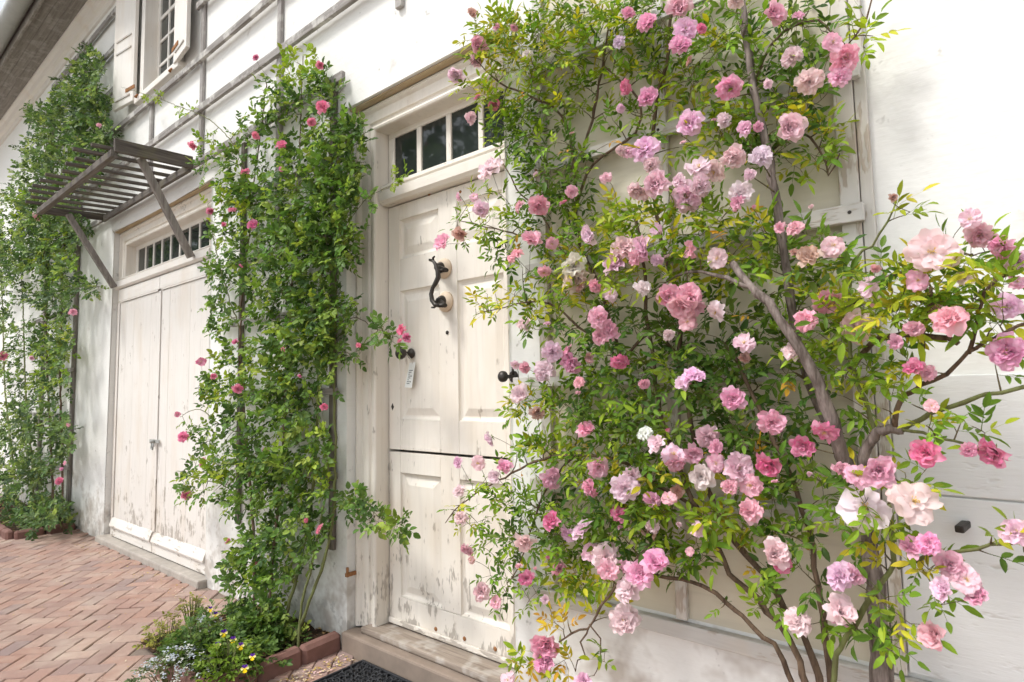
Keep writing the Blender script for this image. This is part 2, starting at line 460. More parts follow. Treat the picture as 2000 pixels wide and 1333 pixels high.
DX0, DX1, DZT = -2.509, -1.450, 2.690       # front door opening
GX0, GX1, GZT = -6.050, -4.060, 2.705       # carriage door opening
WX0, WX1, WZ0, WZ1 = -5.36, -4.70, 3.74, 4.92
def wall():
    bm = bmesh.new(); vd = {}
    def V(x, y, z):
        k = (round(x, 4), round(y, 4), round(z, 4))
        if k not in vd: vd[k] = bm.verts.new(k)
        return vd[k]
    op = [(DX0, DX1, 0.0, DZT, 0.22), (GX0, GX1, 0.0, GZT, 0.22), (WX0, WX1, WZ0, WZ1, 0.16)]
    xs = sorted({-16, 4.0, *[o[0] for o in op], *[o[1] for o in op]})
    zs = sorted({-0.1, 5.35, 0.0, *[o[2] for o in op], *[o[3] for o in op]})
    def hole(x0, x1, z0, z1):
        xm, zm = (x0 + x1) / 2, (z0 + z1) / 2
        return any(o[0] < xm < o[1] and o[2] < zm < o[3] for o in op)
    for x0, x1 in zip(xs, xs[1:]):
        for z0, z1 in zip(zs, zs[1:]):
            if hole(x0, x1, z0, z1): continue
            bm.faces.new([V(x0, 0, z0), V(x1, 0, z0), V(x1, 0, z1), V(x0, 0, z1)])
    for a, b, c, d, dep in op:
        xz = [x for x in xs if a <= x <= b]; zz = [z for z in zs if c <= z <= d]
        for z0, z1 in zip(zz, zz[1:]):
            bm.faces.new([V(a, 0, z0), V(a, 0, z1), V(a, dep, z1), V(a, dep, z0)])
            bm.faces.new([V(b, 0, z1), V(b, 0, z0), V(b, dep, z0), V(b, dep, z1)])
        for x0, x1 in zip(xz, xz[1:]):
            bm.faces.new([V(x0, 0, d), V(x1, 0, d), V(x1, dep, d), V(x0, dep, d)])
            if c > 0.01: bm.faces.new([V(x1, 0, c), V(x0, 0, c), V(x0, dep, c), V(x1, dep, c)])
    bmesh.ops.dissolve_limit(bm, angle_limit=0.01, verts=bm.verts, edges=bm.edges) if False else None
    me = bpy.data.meshes.new('wall'); bm.to_mesh(me); bm.free()
    o = link('wall', me, None, 'plaster')
    b = o.modifiers.new('bevel', 'BEVEL'); b.width = 0.011; b.segments = 3; b.limit_method = 'ANGLE'; b.angle_limit = R_(40)
    return hp(o)
wall()
for nm, bx in (('rear_wall', (-16, 4, 5.0, 5.2, -.1, 5.35)), ('end_wall', (-16.2, -16.0, 0.0, 5.2, -.1, 5.35)), ('end_wall', (4.0, 4.2, 0.0, 5.2, -.1, 5.35)), ('attic_floor', (-16, 4, 0.02, 5.0, 5.30, 5.36))):  # unseen shell of the house, added to stop light leaking behind the doors
    hp(MB().box(*bx).build(nm, 'plaster'))
# wide painted boards right of the rose trellis
for z0, z1 in ((-0.05, 0.470), (0.530, 0.956), (0.960, 1.243)):
    hp(MB().box(-0.214, 4.0, -0.010, -0.0005, z0, z1).build('board', 'planks', None, 0.003))
hp(MB().box(-1.415, 4.0, -0.030, -0.0005, 0.474, 0.520).build('water_table_board', 'trim_x', None, 0.004))
hp(MB().box(-0.244, -0.216, -0.020, -0.0005, 0.524, 2.9).build('corner_board', 'trim_z', None, 0.003))

hp(MB().box(-1.2475, -0.2925, -0.0024, -0.0004, 0.530, 2.9).build('render_panel', 'cream_panel'))
for a_, b_, z_ in ((DX0, DX1, DZT), (GX0, GX1, GZT)):  # thin tan lining under the head of each opening
    hp(MB().box(a_ + .003, b_ - .003, 0.006, 0.0455, z_ - .010, z_ - .001).build('lintel_lining', 'tan', None, 0.003))
# --- front door surround
CAS = [(0.0, 0.16), (0.0, 0.046), (0.018, 0.042), (0.026, 0.050), (0.034, 0.060), (0.060, 0.060), (0.064, 0.053), (0.098, 0.053),
       (0.104, 0.063), (0.120, 0.064), (0.127, 0.052), (0.140, 0.046), (0.150, 0.049), (0.155, 0.056), (0.155, 0.20)]
CASR = [(a * 0.32, y) for a, y in CAS]
def casing(xl, xr, z0, zt, name):
    mb = MB(); vs = []
    for (a, y), (ar, _) in zip(CAS, CASR):
        vs += [(xl + a, y, z0), (xl + a, y, zt - a * 0.85), (xr - ar, y, zt - a * 0.85), (xr - ar, y, z0)]
    fs = [(k * 4 + i, k * 4 + i + 1, (k + 1) * 4 + i + 1, (k + 1) * 4 + i) for k in range(len(CAS) - 1) for i in range(3)]
    mb.add(vs, fs); return hp(mb.build(name, 'paint_z'))
casing(DX0 + 0.002, DX1 - 0.002, 0.095, DZT - 0.011, 'door_casing')
casing(GX0 + 0.002, GX1 - 0.002, 0.0, GZT - 0.011, 'carriage_door_casing')

LX0, LX1 = -2.3465, -1.497
def panel(parent, x0, x1, z0, z1, y=0.130):
    rings = [(0.0, y + .001), (0.004, y + .010), (0.013, y + .016), (0.020, y + .017), (0.052, y + .006), (0.056, y + .005)]
    vs = []; fs = []
    for i, yy in rings: vs += [(x0 + i, yy, z0 + i), (x1 - i, yy, z0 + i), (x1 - i, yy, z1 - i), (x0 + i, yy, z1 - i)]
    for k in range(len(rings) - 1):
        for i in range(4): fs.append((k * 4 + i, k * 4 + (i + 1) % 4, (k + 1) * 4 + (i + 1) % 4, (k + 1) * 4 + i))
    e = (len(rings) - 1) * 4; fs.append((e, e + 1, e + 2, e + 3))
    o = MB().add(vs, fs).build('panel', 'paint_z'); o.parent = parent; o.matrix_parent_inverse = parent_inv(parent); return o
def parent_inv(p):
    return Matrix.Translation((-p_loc(p)[0], -p_loc(p)[1], -p_loc(p)[2]))
def p_loc(p):
    return (0, 0, 0)          # parts carry world coordinates, so a sub-part needs no offset
def stile(mb, x0, x1, z0, z1, y=0.130): mb.box(x0, x1, y, y + 0.042, z0, z1)
XS = [LX0, -2.262, -1.982, -1.862, -1.588, LX1]
up = MB()
for a, b in ((0, 1), (2, 3), (4, 5)): stile(up, XS[a], XS[b], 0.946, 2.160)
for a, b in ((1, 2), (3, 4)):
    for z0, z1 in ((2.082, 2.160), (1.722, 1.884), (0.946, 1.092)): stile(up, XS[a] + .0004, XS[b] - .0004, z0, z1, 0.1308)
leaf_up = hp(up.build('upper_door_leaf', 'paint_z', None, 0.0025))
lo = MB()
for a, b in ((0, 1), (2, 3), (4, 5)): stile(lo, XS[a], XS[b], 0.122 if a != 2 else 0.256, 0.934)
for a, b in ((1, 2), (3, 4)): stile(lo, XS[a] + .0004, XS[b] - .0004, 0.836, 0.934, 0.1308)
stile(lo, XS[1] + .0004, XS[4] - .0004, 0.122, 0.254, 0.1308)
leaf_lo = hp(lo.build('lower_door_leaf', 'paint_z', None, 0.0025))
def sub(o, parent):
    o.parent = parent; return o
for a, b in ((1, 2), (3, 4)):
    panel(leaf_up, XS[a], XS[b], 1.884, 2.082); panel(leaf_up, XS[a], XS[b], 1.092, 1.722); panel(leaf_lo, XS[a], XS[b], 0.256, 0.836)
sub(MB().box(LX0 + .004, LX1, 0.118, 0.1295, 0.124, 0.150).build('weather_bar', 'paint_x', None, 0.004), leaf_lo)
for px, py in ((851, 1229), (907, 1248), (967, 1268)):
    p = at(px, py, 0.130); sub(MB().lathe((p[0], 0.1315, p[2]), (0, -1, 0), [(0, .010), (.003, .009), (.0045, .004)], 10).build('nail_head', 'rust'), leaf_lo)
for px, py in ((838, 380), (899, 375)):
    p = at(px, py, 0.130); sub(MB().lathe((p[0], 0.1315, p[2]), (0, -1, 0), [(0, .008), (.003, .007), (.004, .003)], 10).build('nail_head', 'rust'), leaf_up)
# knob, keyholes, knocker
kp = at(803, 691, 0.130)
kb = MB().lathe((kp[0], 0.131, kp[2]), (0, -1, 0), [(0, .0), (.0, .025), (.005, .025), (.009, .018), (.012, .010), (.036, .008), (.042, .013), (.050, .024), (.062, .030), (.075, .028), (.084, .018), (.087, .006)], 18)
sub(kb.build('door_knob', 'iron'), leaf_up)
kp2 = at(767, 795, 0.130)
sub(MB().add([(kp2[0] - .010, .1285, kp2[2]), (kp2[0], .1285, kp2[2] - .018), (kp2[0] + .010, .1285, kp2[2]), (kp2[0], .1285, kp2[2] + .018),
              (kp2[0] - .010, .1305, kp2[2]), (kp2[0], .1305, kp2[2] - .018), (kp2[0] + .010, .1305, kp2[2]), (kp2[0], .1305, kp2[2] + .018)],
             [(0, 1, 2, 3), (0, 4, 5, 1), (1, 5, 6, 2), (2, 6, 7, 3), (3, 7, 4, 0)]).build('keyhole_plate', 'iron'), leaf_up)
kp3 = at(874, 650, 0.130)
sub(MB().lathe((kp3[0], 0.1305, kp3[2]), (0, -1, 0), [(0, .009), (.004, .009), (.006, .006), (.004, .004)], 14).build('keyhole', 'iron'), leaf_up)
r1 = at(868, 525, 0.128); r2 = at(871, 590, 0.128)
for r_ in (r1, r2):
    sub(MB().lathe((r_[0], 0.130, r_[2]), (0, -1, 0), [(0, .047), (.010, .047), (.014, .043), (.018, .041), (.024, .034), (.027, .020), (.028, .0)], 24).build('rosette', 'rosette'), leaf_up)
kn = MB()
for r_ in (r1, r2):
    kn.lathe((r_[0], 0.105, r_[2]), (0, -1, 0), [(0, .026), (.006, .027), (.016, .022), (.022, .017), (.030, .014), (.036, .006)], 16)
hy = 0.045
hw = [at(x, y, hy) for x, y in ((839, 508), (846, 510), (851, 517), (855, 530), (856, 542), (851, 553), (845, 563), (842, 575), (844, 587), (850, 596), (857, 597))]
kn.tube(hw, [.006, .007, .009, .011, .012, .011, .009, .010, .011, .010, .009], 10)
kn.tube([hw[3], (hw[3][0] + .03, .07, hw[3][2] + .004), (r1[0], .085, r1[2])], [.008, .010, .013], 8)
kn.tube([hw[10], (hw[10][0] + .02, .065, hw[10][2]), (r2[0], .085, r2[2])], [.009, .010, .013], 8)
kn.tube([hw[1], at(846, 504, hy), at(849, 501, hy)], [.006, .0055, .004], 6)
kn.tube([at(853, 596, hy), at(848, 601, hy), at(843, 601, hy)], [.006, .005, .004], 6)
sub(kn.build('door_knocker', 'iron'), leaf_up)

def transom(name, x0, x1, zb, z0, z1, zt, panes, mull, yface, bar_y, mat_x, mat_z, bx0=None):
    """glazed light over a door: bar below, frame, uprights, panes"""
    fr = MB()
    fr.box(x0, x1, yface, yface + .04, z1, zt); fr.box(x0, panes[0][0], yface + .001, yface + .04, z0, z1)
    fr.box(panes[-1][1], x1, yface + .001, yface + .04, z0, z1)
    fr.box(x0, x1, yface - .004, yface + .04, z0 - .022, z0)
    root = hp(fr.build(name, mat_x, None, 0.003))
    bar = MB(); prof = [(zb, yface + .04), (zb, bar_y + .016), (zb + .010, bar_y + .006), (zb + .016, bar_y), (zb + .060, bar_y), (zb + .066, bar_y + .014),
                        (zb + .076, bar_y + .018), (zb + .082, bar_y + .010), (z0 - .030, bar_y + .012), (z0 - .022, yface + .002), (z0 - .022, yface + .04)]
    vs = [(x, y, z) for x in (bx0 or x0, x1) for z, y in prof]; n = len(prof)
    bar.add(vs, [(k, k + 1, n + k + 1, n + k) for k in range(n - 1)] + [tuple(range(n)), tuple(range(2 * n - 1, n - 1, -1))])
    sub(bar.build('transom_bar', mat_x), root)
    for a, b in zip(panes, panes[1:]):
        sub(MB().box(a[1], b[0], yface - .001, yface + .03, z0, z1).build('glazing_bar', mat_z, None, 0.004), root)
    for a, b in panes:
        sub(MB().box(a - .001, b + .001, yface + .009, yface + .014, z0 - .001, z1 + .001).build('pane', 'glass'), root)
    return root
transom('door_transom', LX0, LX1, 2.166, 2.292, 2.520, 2.562, [(-2.302, -2.130), (-2.098, -1.924), (-1.892, -1.720), (-1.690, -1.528)], 0.04, 0.131, 0.070, 'paint_x', 'paint_z')
gp = [(-5.852 + i * 0.181 + 0.008, -5.852 + (i + 1) * 0.181 - 0.008) for i in range(9)]
transom('carriage_transom', -5.905, GX1 - 0.05, 2.172, 2.288, 2.530, 2.572, gp, 0.02, 0.131, 0.000, 'gate_x', 'gate_z', -6.0)

# doorstep, sill, carriage threshold
hp(MB().box(DX0 - 0.0, DX1, -0.034, 0.058, -0.04, 0.088).build('stone_step', 'stone', None, 0.010))
hp(MB().box(DX0 + 0.09, DX1 - .002, 0.010, 0.17, 0.0895, 0.118).build('door_sill', 'sill', None, 0.008))
hp(MB().box(GX0 - 0.02, GX1 + 0.03, -0.060, 0.118, -0.03, 0.044).build('carriage_threshold', 'kerb', None, 0.012))

# carriage door: two leaves of upright boards
def gate_leaf(x0, x1, nb):
    top = MB().box(x0, x1, 0.0200, 0.0620, 2.062, 2.165)
    leaf = hp(top.build('carriage_door_leaf', 'gate_x', None, 0.003))
    sub(MB().box(x0 + .03, x1 - .03, 0.0195, 0.0250, 2.048, 2.061).build('top_bead', 'gate_x', None, 0.003), leaf)
    w_ = (x1 - x0) / nb
    for i in range(nb):
        dy = rnd.uniform(0, .001)
        sub(MB().box(x0 + i * w_ + .0005, x0 + (i + 1) * w_ - .0005, 0.0280 + dy, 0.0570, 0.205, 2.0475).build('board', 'gate_z', None, 0.001), leaf)
    # sloping weather board and skirting
    mb = MB(); pr = [(0.204, 0.052), (0.204, 0.0265), (0.196, 0.020), (0.142, 0.000), (0.130, 0.002), (0.128, 0.012), (0.128, 0.052)]
    vs = [(x, y, z) for x in (x0 + .012, x1 - .012) for z, y in pr]; n = len(pr)
    mb.add(vs, [(k, k + 1, n + k + 1, n + k) for k in range(n - 1)] + [tuple(range(n)), tuple(range(2 * n - 1, n - 1, -1))])
    sub(mb.build('weather_board', 'gate_x', None, 0.002), leaf)
    sub(MB().box(x0 + .002, x1 - .002, 0.0160, 0.0520, 0.052, 0.1265).build('bottom_rail', 'gate_x', None, 0.003), leaf)
    sub(MB().box(x0 + .001, x0 + .03, 0.0180, 0.0265, 0.206, 2.0465).build('edge_strip', 'gate_z', None, 0.003), leaf)
    return leaf
GL = gate_leaf(-5.935, -5.018, 5); GR = gate_leaf(-5.010, GX1 - 0.030, 5)
hs_ = at(303, 862, 0.02)
sub(MB().box(hs_[0] - .08, hs_[0] + .10, 0.008, 0.0155, hs_[2] - .012, hs_[2] + .012).lathe((hs_[0] + .02, .008, hs_[2]), (0, -1, 0), [(0, .014), (.03, .012), (.034, .004)], 10)
    .tube([(hs_[0] + .02, -.01, hs_[2] - .01), (hs_[0] + .02, -.015, hs_[2] - .05), (hs_[0] + .05, -.015, hs_[2] - .06), (hs_[0] + .05, -.01, hs_[2] - .012)], .006, 6).build('hasp', 'gutter'), GR)

# upper window and shutters
win = MB(); prof = [(-0.095, -.001), (-0.095, -0.020), (-0.08, -0.026), (-0.035, -0.022), (-0.02, -0.030), (0.004, -0.028), (0.004, 0.10)]
frame_sweep(win, WX0, WX1, WZ0, WZ1, prof)
window = hp(win.build('upper_window', 'shutter'))
sub(MB().box(WX0 - .12, WX1 + .12, -0.055, 0.11, WZ0 - .055, WZ0 - .001).build('sill', 'shutter', None, 0.005), window)
sh = MB(); sx0, sx1 = WX0 + .002, WX1 - .002
nx, nz = 3, 5
pw = (sx1 - sx0 - .10) / nx; ph = (WZ1 - WZ0 - .12) / nz
sh.box(sx0, sx0 + .05, .07, .10, WZ0, WZ1); sh.box(sx1 - .05, sx1, .07, .10, WZ0, WZ1)
sh.box(sx0 + .05, sx1 - .05, .0705, .10, WZ0, WZ0 + .06); sh.box(sx0 + .05, sx1 - .05, .0705, .10, WZ1 - .06, WZ1)
sub(sh.build('sash_frame', 'shutter', None, 0.003), window)
for i in range(1, nx): sub(MB().box(sx0 + .05 + i * pw - .011, sx0 + .05 + i * pw + .011, .071, .095, WZ0 + .06, WZ1 - .06).build('glazing_bar', 'shutter'), window)
for j in range(1, nz): sub(MB().box(sx0 + .05, sx1 - .05, .073, .093, WZ0 + .06 + j * ph - (.02 if j == 3 else .011), WZ0 + .06 + j * ph + .011).build('glazing_bar', 'shutter'), window)
for i in range(nx):
    for j in range(nz):
        sub(MB().box(sx0 + .05 + i * pw + .0115, sx0 + .05 + (i + 1) * pw - .0115, .082, .086, WZ0 + .06 + j * ph + .0115, WZ0 + .06 + (j + 1) * ph - (.0205 if j == 2 else .0115)).build('pane', 'glass'), window)
def shutter(hx, sgn, angle, width):
    """shutter hinged at hx, swung back towards the wall by the given angle from the wall plane"""
    c, s = math.cos(R_(angle)) * sgn, -math.sin(R_(angle))
    zb, zt = WZ0 - .02, WZ1 + .02
    def P(u_, t_, z): return (hx + c * u_ + sgn * math.sin(R_(angle)) * t_ * 0.0 - 0 * t_, -0.035 + s * u_ - t_ * math.cos(R_(angle)), z)
    def slab(mb, u0, u1, t0, t1, z0, z1):
        vs = [P(u0, t0, z0), P(u1, t0, z0), P(u1, t1, z0), P(u0, t1, z0), P(u0, t0, z1), P(u1, t0, z1), P(u1, t1, z1), P(u0, t1, z1)]
        return mb.add(vs, [(0, 3, 2, 1), (4, 5, 6, 7), (0, 1, 5, 4), (1, 2, 6, 5), (2, 3, 7, 6), (3, 0, 4, 7)])
    fr = slab(MB(), 0, width, 0, .028, zb, zt)
    o = hp(fr.build('shutter', 'shutter', None, 0.003))
    for z0, z1 in ((zb + .06, zb + .50), (zb + .60, zt - .06)):
        for q in (z0, z1 - .012): sub(slab(MB(), .05, width - .05, .0285, .036, q, q + .012).build('panel_bead', 'trim_x'), o)
    for z in (zb + .10, zt - .12):
        sub(slab(MB(), -.03, .12, .0285, .034, z, z + .03).build('strap_hinge', 'rust'), o)
    return o
shutter(-5.482, -1, 7.6, 0.355)
shutter(-4.640, 1, 6.0, 0.315)
for px, py in ((276, 188), (343, 138)):
    p = at(px, py, -0.03); hp(MB().tube([(p[0], 0.0, p[2]), (p[0], -.06, p[2]), (p[0] + .01, -.075, p[2] - .03)], [.008, .008, .012], 6).build('shutter_dog', 'rust'))

# eave
EZ = 5.12
ev = MB(); pr = [(EZ - .16, -0.001), (EZ - .16, -.022), (EZ - .10, -.026), (EZ - .085, -.06), (EZ - .04, -.075), (EZ - .02, -.11), (EZ, -.115)]
vs = [(x, y, z) for x in (-16, 4) for z, y in pr]; n = len(pr)
ev.add(vs, [(k, k + 1, n + k + 1, n + k) for k in range(n - 1)]); hp(ev.build('eave_moulding', 'gate_x'))
for k in range(3):
    hp(MB().box(-16, 4, -.115 - k * .095 - .0935, -.115 - k * .095, EZ - .0, EZ + .03).build('soffit_board', 'soffit', None, 0.003))
hp(MB().box(-16, 4, -.425, -.4005, EZ - .045, EZ + .12).build('fascia', 'soffit', None, 0.004))
gt = MB(); vs = []; ng = 9
for x in (-16, 4):
    for i in range(ng):
        a = math.pi * i / (ng - 1); vs.append((x, -.515 + .088 * math.cos(a), EZ + .09 - .095 * math.sin(a)))
    for i in range(ng):
        a = math.pi * (ng - 1 - i) / (ng - 1); vs.append((x, -.515 + .082 * math.cos(a), EZ + .09 - .088 * math.sin(a)))
m_ = 2 * ng
gt.add(vs, [(k, (k + 1) % m_, m_ + (k + 1) % m_, m_ + k) for k in range(m_)], smooth=True)
hp(gt.build('gutter', 'gutter'))
hp(MB().add([(-16.2, -.44, EZ + .125), (4.2, -.44, EZ + .125), (4.2, 4, EZ + 2.7), (-16.2, 4, EZ + 2.7), (-16.2, -.44, EZ + .155), (4.2, -.44, EZ + .155), (4.2, 4, EZ + 2.73), (-16.2, 4, EZ + 2.73)],
            [(0, 3, 2, 1), (4, 5, 6, 7), (0, 1, 5, 4), (1, 2, 6, 5), (2, 3, 7, 6), (3, 0, 4, 7)]).build('roof', 'soffit'))
# small ironwork on the wall
pg = at(1878, 1028, -0.03)
hp(MB().beam((pg[0] + .012, 0.01, pg[2] + .004), (pg[0] - .004, -0.055, pg[2] - .004), .018, .016).build('iron_peg', 'iron', None, 0.003))
pn = at(690, 1120, 0.03)
hp(MB().beam((pn[0], 0.05, pn[2]), (pn[0], -0.012, pn[2]), .016, .016).tube([(pn[0], -.004, pn[2] - .01), (pn[0], -.004, pn[2] + .035)], .007, 8).build('hinge_pintle', 'rust'))
bp = at(1004, 736, 0.0)
hp(MB().lathe((bp[0], 0.0, bp[2]), (0, -1, 0), [(0, .0), (0, .022), (.006, .022), (.010, .012), (.02, .007), (.045, .007), (.050, .014), (.060, .021), (.072, .021), (.082, .012), (.084, .002)], 16)
   .tube([(bp[0] + .004, -.012, bp[2] + .005), (bp[0] + .006, -.014, bp[2] + .036)], .005, 6).build('bell_pull', 'iron'))

# paper tag on the knob
tagroot = empty('luggage_tag', (kp[0], 0.10, kp[2]))
tag(tagroot, 'small white printed paper tag hanging on string from the door knob', 'tag')
tl = [at(x, y, 0.112) for x, y in ((800, 709), (811, 708), (804, 758), (790, 757))]
inv = Matrix.Translation((-kp[0], -0.10, -kp[2]))
def tsub(o): o.parent = tagroot; o.matrix_parent_inverse = inv; return o
cv = [tuple(p) for p in tl] + [(p[0], p[1] + .0012, p[2]) for p in tl]
tsub(MB().add(cv, [(0, 3, 2, 1), (4, 5, 6, 7), (0, 1, 5, 4), (1, 2, 6, 5), (2, 3, 7, 6), (3, 0, 4, 7)]).build('card', 'card'))
T0, T1, T2, T3 = [Vector(p) for p in tl]
ink = MB()
for k in range(8):
    v = 0.30 + k * 0.075; u0 = 0.22; u1 = 0.80 - 0.18 * ((k * 7) % 3)
    for e0, e1 in ((u0, u0 + (u1 - u0) * .45), (u0 + (u1 - u0) * .52, u1)):
        q = []
        for uu, vv in ((e0, v), (e1, v), (e1, v + .03), (e0, v + .03)):
            p = T0.lerp(T1, uu).lerp(T3.lerp(T2, uu), vv); q.append((p.x, p.y - .0008, p.z))
        ink.add(q, [(0, 1, 2, 3)])
tsub(ink.build('print', 'ink'))
mid = (T0 + T1) / 2
tsub(MB().tube([mid + Vector((0, 0, -.006)), mid + Vector((.003, -.006, .012)), (kp[0] + .004, .088, kp[2] + .009)], .0013, 5)
     .tube([mid + Vector((0, 0, -.006)), mid + Vector((-.004, .004, .010)), (kp[0] - .006, .088, kp[2] + .007)], .0013, 5).build('string', 'cord'))

# ------------------------------------------------------------------ trellises and canopy
def thing(name, label, cat, loc, group=None):
    e = empty(name, loc); tag(e, label, cat, group); return e
def part(mb, name, mat, root, bevel=0.003):
    o = mb.build(name, mat, root, bevel); l = root.location
    o.matrix_parent_inverse = Matrix.Translation((-l.x, -l.y, -l.z)); return o

t1 = thing('wall_trellis', 'large grey batten grid on the upper wall around the shuttered window', 'trellis', (-4.5, -.03, 2.85))
for x, z0, z1 in ((-7.18, 2.7, 4.95), (-5.19, 2.88, 3.62), (-4.24, 2.88, 4.95), (-3.175, 2.1, 4.95), (-2.08, 3.045, 4.95)):
    part(MB().box(x - .022, x + .022, -.024, -.003, z0, z1), 'upright_batten', 'grey_z', t1)
for z, x0, x1 in ((2.855, -8.2, -2.497), (3.24, -8.2, -1.9), (3.615, -8.2, -1.9), (4.03, -8.2, -5.90), (4.03, -4.30, -1.9), (4.44, -8.2, -5.90), (4.44, -4.30, -1.9), (4.80, -8.2, -5.90), (4.80, -4.30, -1.9)):
    part(MB().box(x0, x1, -.048, -.0245, z - .024, z + .024), 'level_batten', 'grey_x', t1)

t2 = thing('rose_trellis', 'cream painted wooden trellis behind the big pink rose, right of the front door', 'trellis', (-.75, -.03, .5))
for x0, x1, z0, z1 in ((-.292, -.246, .53, 2.9), (-1.290, -1.248, .53, 2.9), (-.80, -.765, .53, 2.9)):
    part(MB().box(x0, x1, -.026, -.003, z0, z1), 'upright', 'trim_z', t2)
for z0, z1, x0, x1 in ((2.018, 2.056, -1.33, -.225), (1.640, 1.688, -1.33, -.236), (1.236, 1.272, -1.40, -.236), (.868, .908, -1.33, -.236), (2.40, 2.44, -1.33, -.225)):
    part(MB().box(x0, x1, -.050, -.0265, z0, z1), 'rail', 'trim_x', t2)

for z in (2.037, 1.664, 1.254, .888, 2.42):
    for x in (-1.269, -.782, -.269):
        part(MB().lathe((x + rnd.uniform(-.008, .008), -.0495, z + rnd.uniform(-.006, .006)), (0, -1, 0), [(0, .005), (.0025, .0045), (.0035, .002)], 8), 'nail', 'rust' if rnd.random() < .4 else 'iron', t2, 0)
t3 = thing('narrow_trellis', 'narrow weathered trellis behind the climbing rose between the two doors', 'trellis', (-3.1, -.03, .5))
for x in (-3.60, -2.615):
    part(MB().box(x - .019, x + .019, -.024, -.003, .45, 2.82), 'upright', 'slat_z', t3)
for z in (0.82, 1.235, 1.665, 2.05, 2.44):
    part(MB().box(-3.68, -2.55, -.046, -.0245, z - .017, z + .017), 'rail', 'grey_x', t3)

t4 = thing('far_trellis', 'grey trellis posts behind the far left climbing rose', 'trellis', (-7.5, -.03, .5))
for x in (-7.045, -8.2):
    part(MB().box(x - .03, x + .03, -.030, -.003, .05, 4.6), 'upright', 'brace', t4)
for z in (0.55, 1.05, 1.5, 2.1):
    part(MB().box(-8.6, -6.98, -.050, -.0305, z - .02, z + .02), 'rail', 'grey_x', t4)

cn = thing('slatted_canopy', 'dark weathered slatted wooden canopy over the carriage door on two braces', 'canopy', (-5.2, -.05, 2.85))
CX0, CX1, CY = -6.10, -4.30, -0.515
zt_ = lambda y: 2.862 + (y / CY) * (-0.040)
part(MB().box(CX0 - .03, CX1, -.075, -.049, 2.800, 2.850), 'ledger', 'slat_x', cn)
part(MB().box(CX0 - .02, CX1 + .01, CY - .028, CY + .012, 2.765, 2.812), 'outer_beam', 'slat_x', cn)
part(MB().beam((CX1 + .012, -.049, 2.862), (CX1 + .012, CY - .01, 2.842), .032, .085), 'end_board', 'slat_y', cn)
part(MB().beam((CX0 - .012, -.049, 2.842), (CX0 - .012, CY - .01, 2.802), .032, .060), 'end_board', 'slat_y', cn)
for i in range(11):
    x = CX0 + 0.09 + i * (CX1 - CX0 - 0.13) / 10 + rnd.uniform(-.01, .01); e = CY - .15 + rnd.uniform(-.03, .04)
    part(MB().beam((x, -.05, 2.865), (x + rnd.uniform(-.01, .01), e, 2.828 + rnd.uniform(-.004, .004)), .030, .021), 'slat', 'slat_y', cn)
part(MB().beam((CX1 - .045, -.02, 2.20), (CX1 - .030, -.36, 2.815), .045, .040, (1, 0, 0)), 'brace', 'brace', cn)
part(MB().beam((CX0 + .17, -.02, 2.185), (CX0 + .05, -.34, 2.790), .045, .040, (1, 0, 0)), 'brace', 'brace', cn)

# ------------------------------------------------------------------ mat, beds
mt_ = thing('door_mat', 'black curled rubber door mat before the cream front door', 'mat', (-2.0, -.28, 0))
mx0, mx1, my0, my1 = -2.325, -1.60, -.56, -.042
fr = MB()
fr.box(mx0, mx1, my1 - .012, my1, .002, .014); fr.box(mx0, mx1, my0, my0 + .012, .002, .014)
fr.box(mx0, mx0 + .012, my0 + .012, my1 - .012, .002, .0138); fr.box(mx1 - .012, mx1, my0 + .012, my1 - .012, .002, .0138)
part(fr, 'border', 'rubber', mt_, 0.003)
part(MB().box(mx0 + .012, mx1 - .012, my0 + .012, my1 - .012, .001, .004), 'backing', 'rubber', mt_, 0)
cu = MB(); rc = random.Random(5)
for i in range(30):
    for j in range(21):
        cx_, cy_ = mx0 + .026 + i * .0235 + (j % 2) * .011, my0 + .026 + j * .0235
        if cx_ > mx1 - .02: continue
        a0 = rc.uniform(0, 6.28); pts = []
        for k in range(7):
            a = a0 + k * 0.8; r_ = .011 + rc.uniform(-.001, .001)
            pts.append((cx_ + r_ * math.cos(a), cy_ + r_ * math.sin(a), .007 + .006 * math.sin(k * 1.05)))
        cu.tube(pts, .0032, 4)
tag(part(cu, 'rubber_curls', 'rubber', mt_, 0), kind='stuff')

def bed(name, label, b, h, sides, front_from=0):
    x0, x1, y0, y1 = b
    root = thing(name, label, 'edging', ((x0 + x1) / 2, (y0 + y1) / 2, 0))
    for side in sides:
        L = (y1 - y0) if side in 'LR' else (x1 - x0)
        n = max(1, round(L / 0.212)); st = L / n
        for i in range(front_from if side == 'F' else 0, n):
            me = EDGE[(i + len(side)) % 3]
            o = link('brick', me, root)
            if side in 'LR':
                o.location = ((x1 + .03 if side == 'R' else x0 - .03) - root.location.x, y1 - .02 - st * (i + .5) - root.location.y, h / 2 - .012)
                o.rotation_euler = (rnd.uniform(-.04, .04), rnd.uniform(-.05, .05), R_(90) + rnd.uniform(-.03, .03))
            else:
                o.location = (x0 + st * (i + .5) - root.location.x, y0 - .03 - root.location.y, h / 2 - .012)
                o.rotation_euler = (rnd.uniform(-.05, .05), rnd.uniform(-.04, .04), rnd.uniform(-.03, .03))
    return root
EDGE = [brick_mesh('edging_brick', 0.208, 0.062, 0.105, 0.016, 40 + i) for i in range(3)]
for e_ in EDGE: e_.materials[0] = M['edging']
bed('bed_edging', 'red brick edging around the flower bed beside the front door', BED, 0.075, 'RF', 2)
bed('far_bed_edging', 'red brick edging at the foot of the far left rose', FBED, 0.06, 'RF')
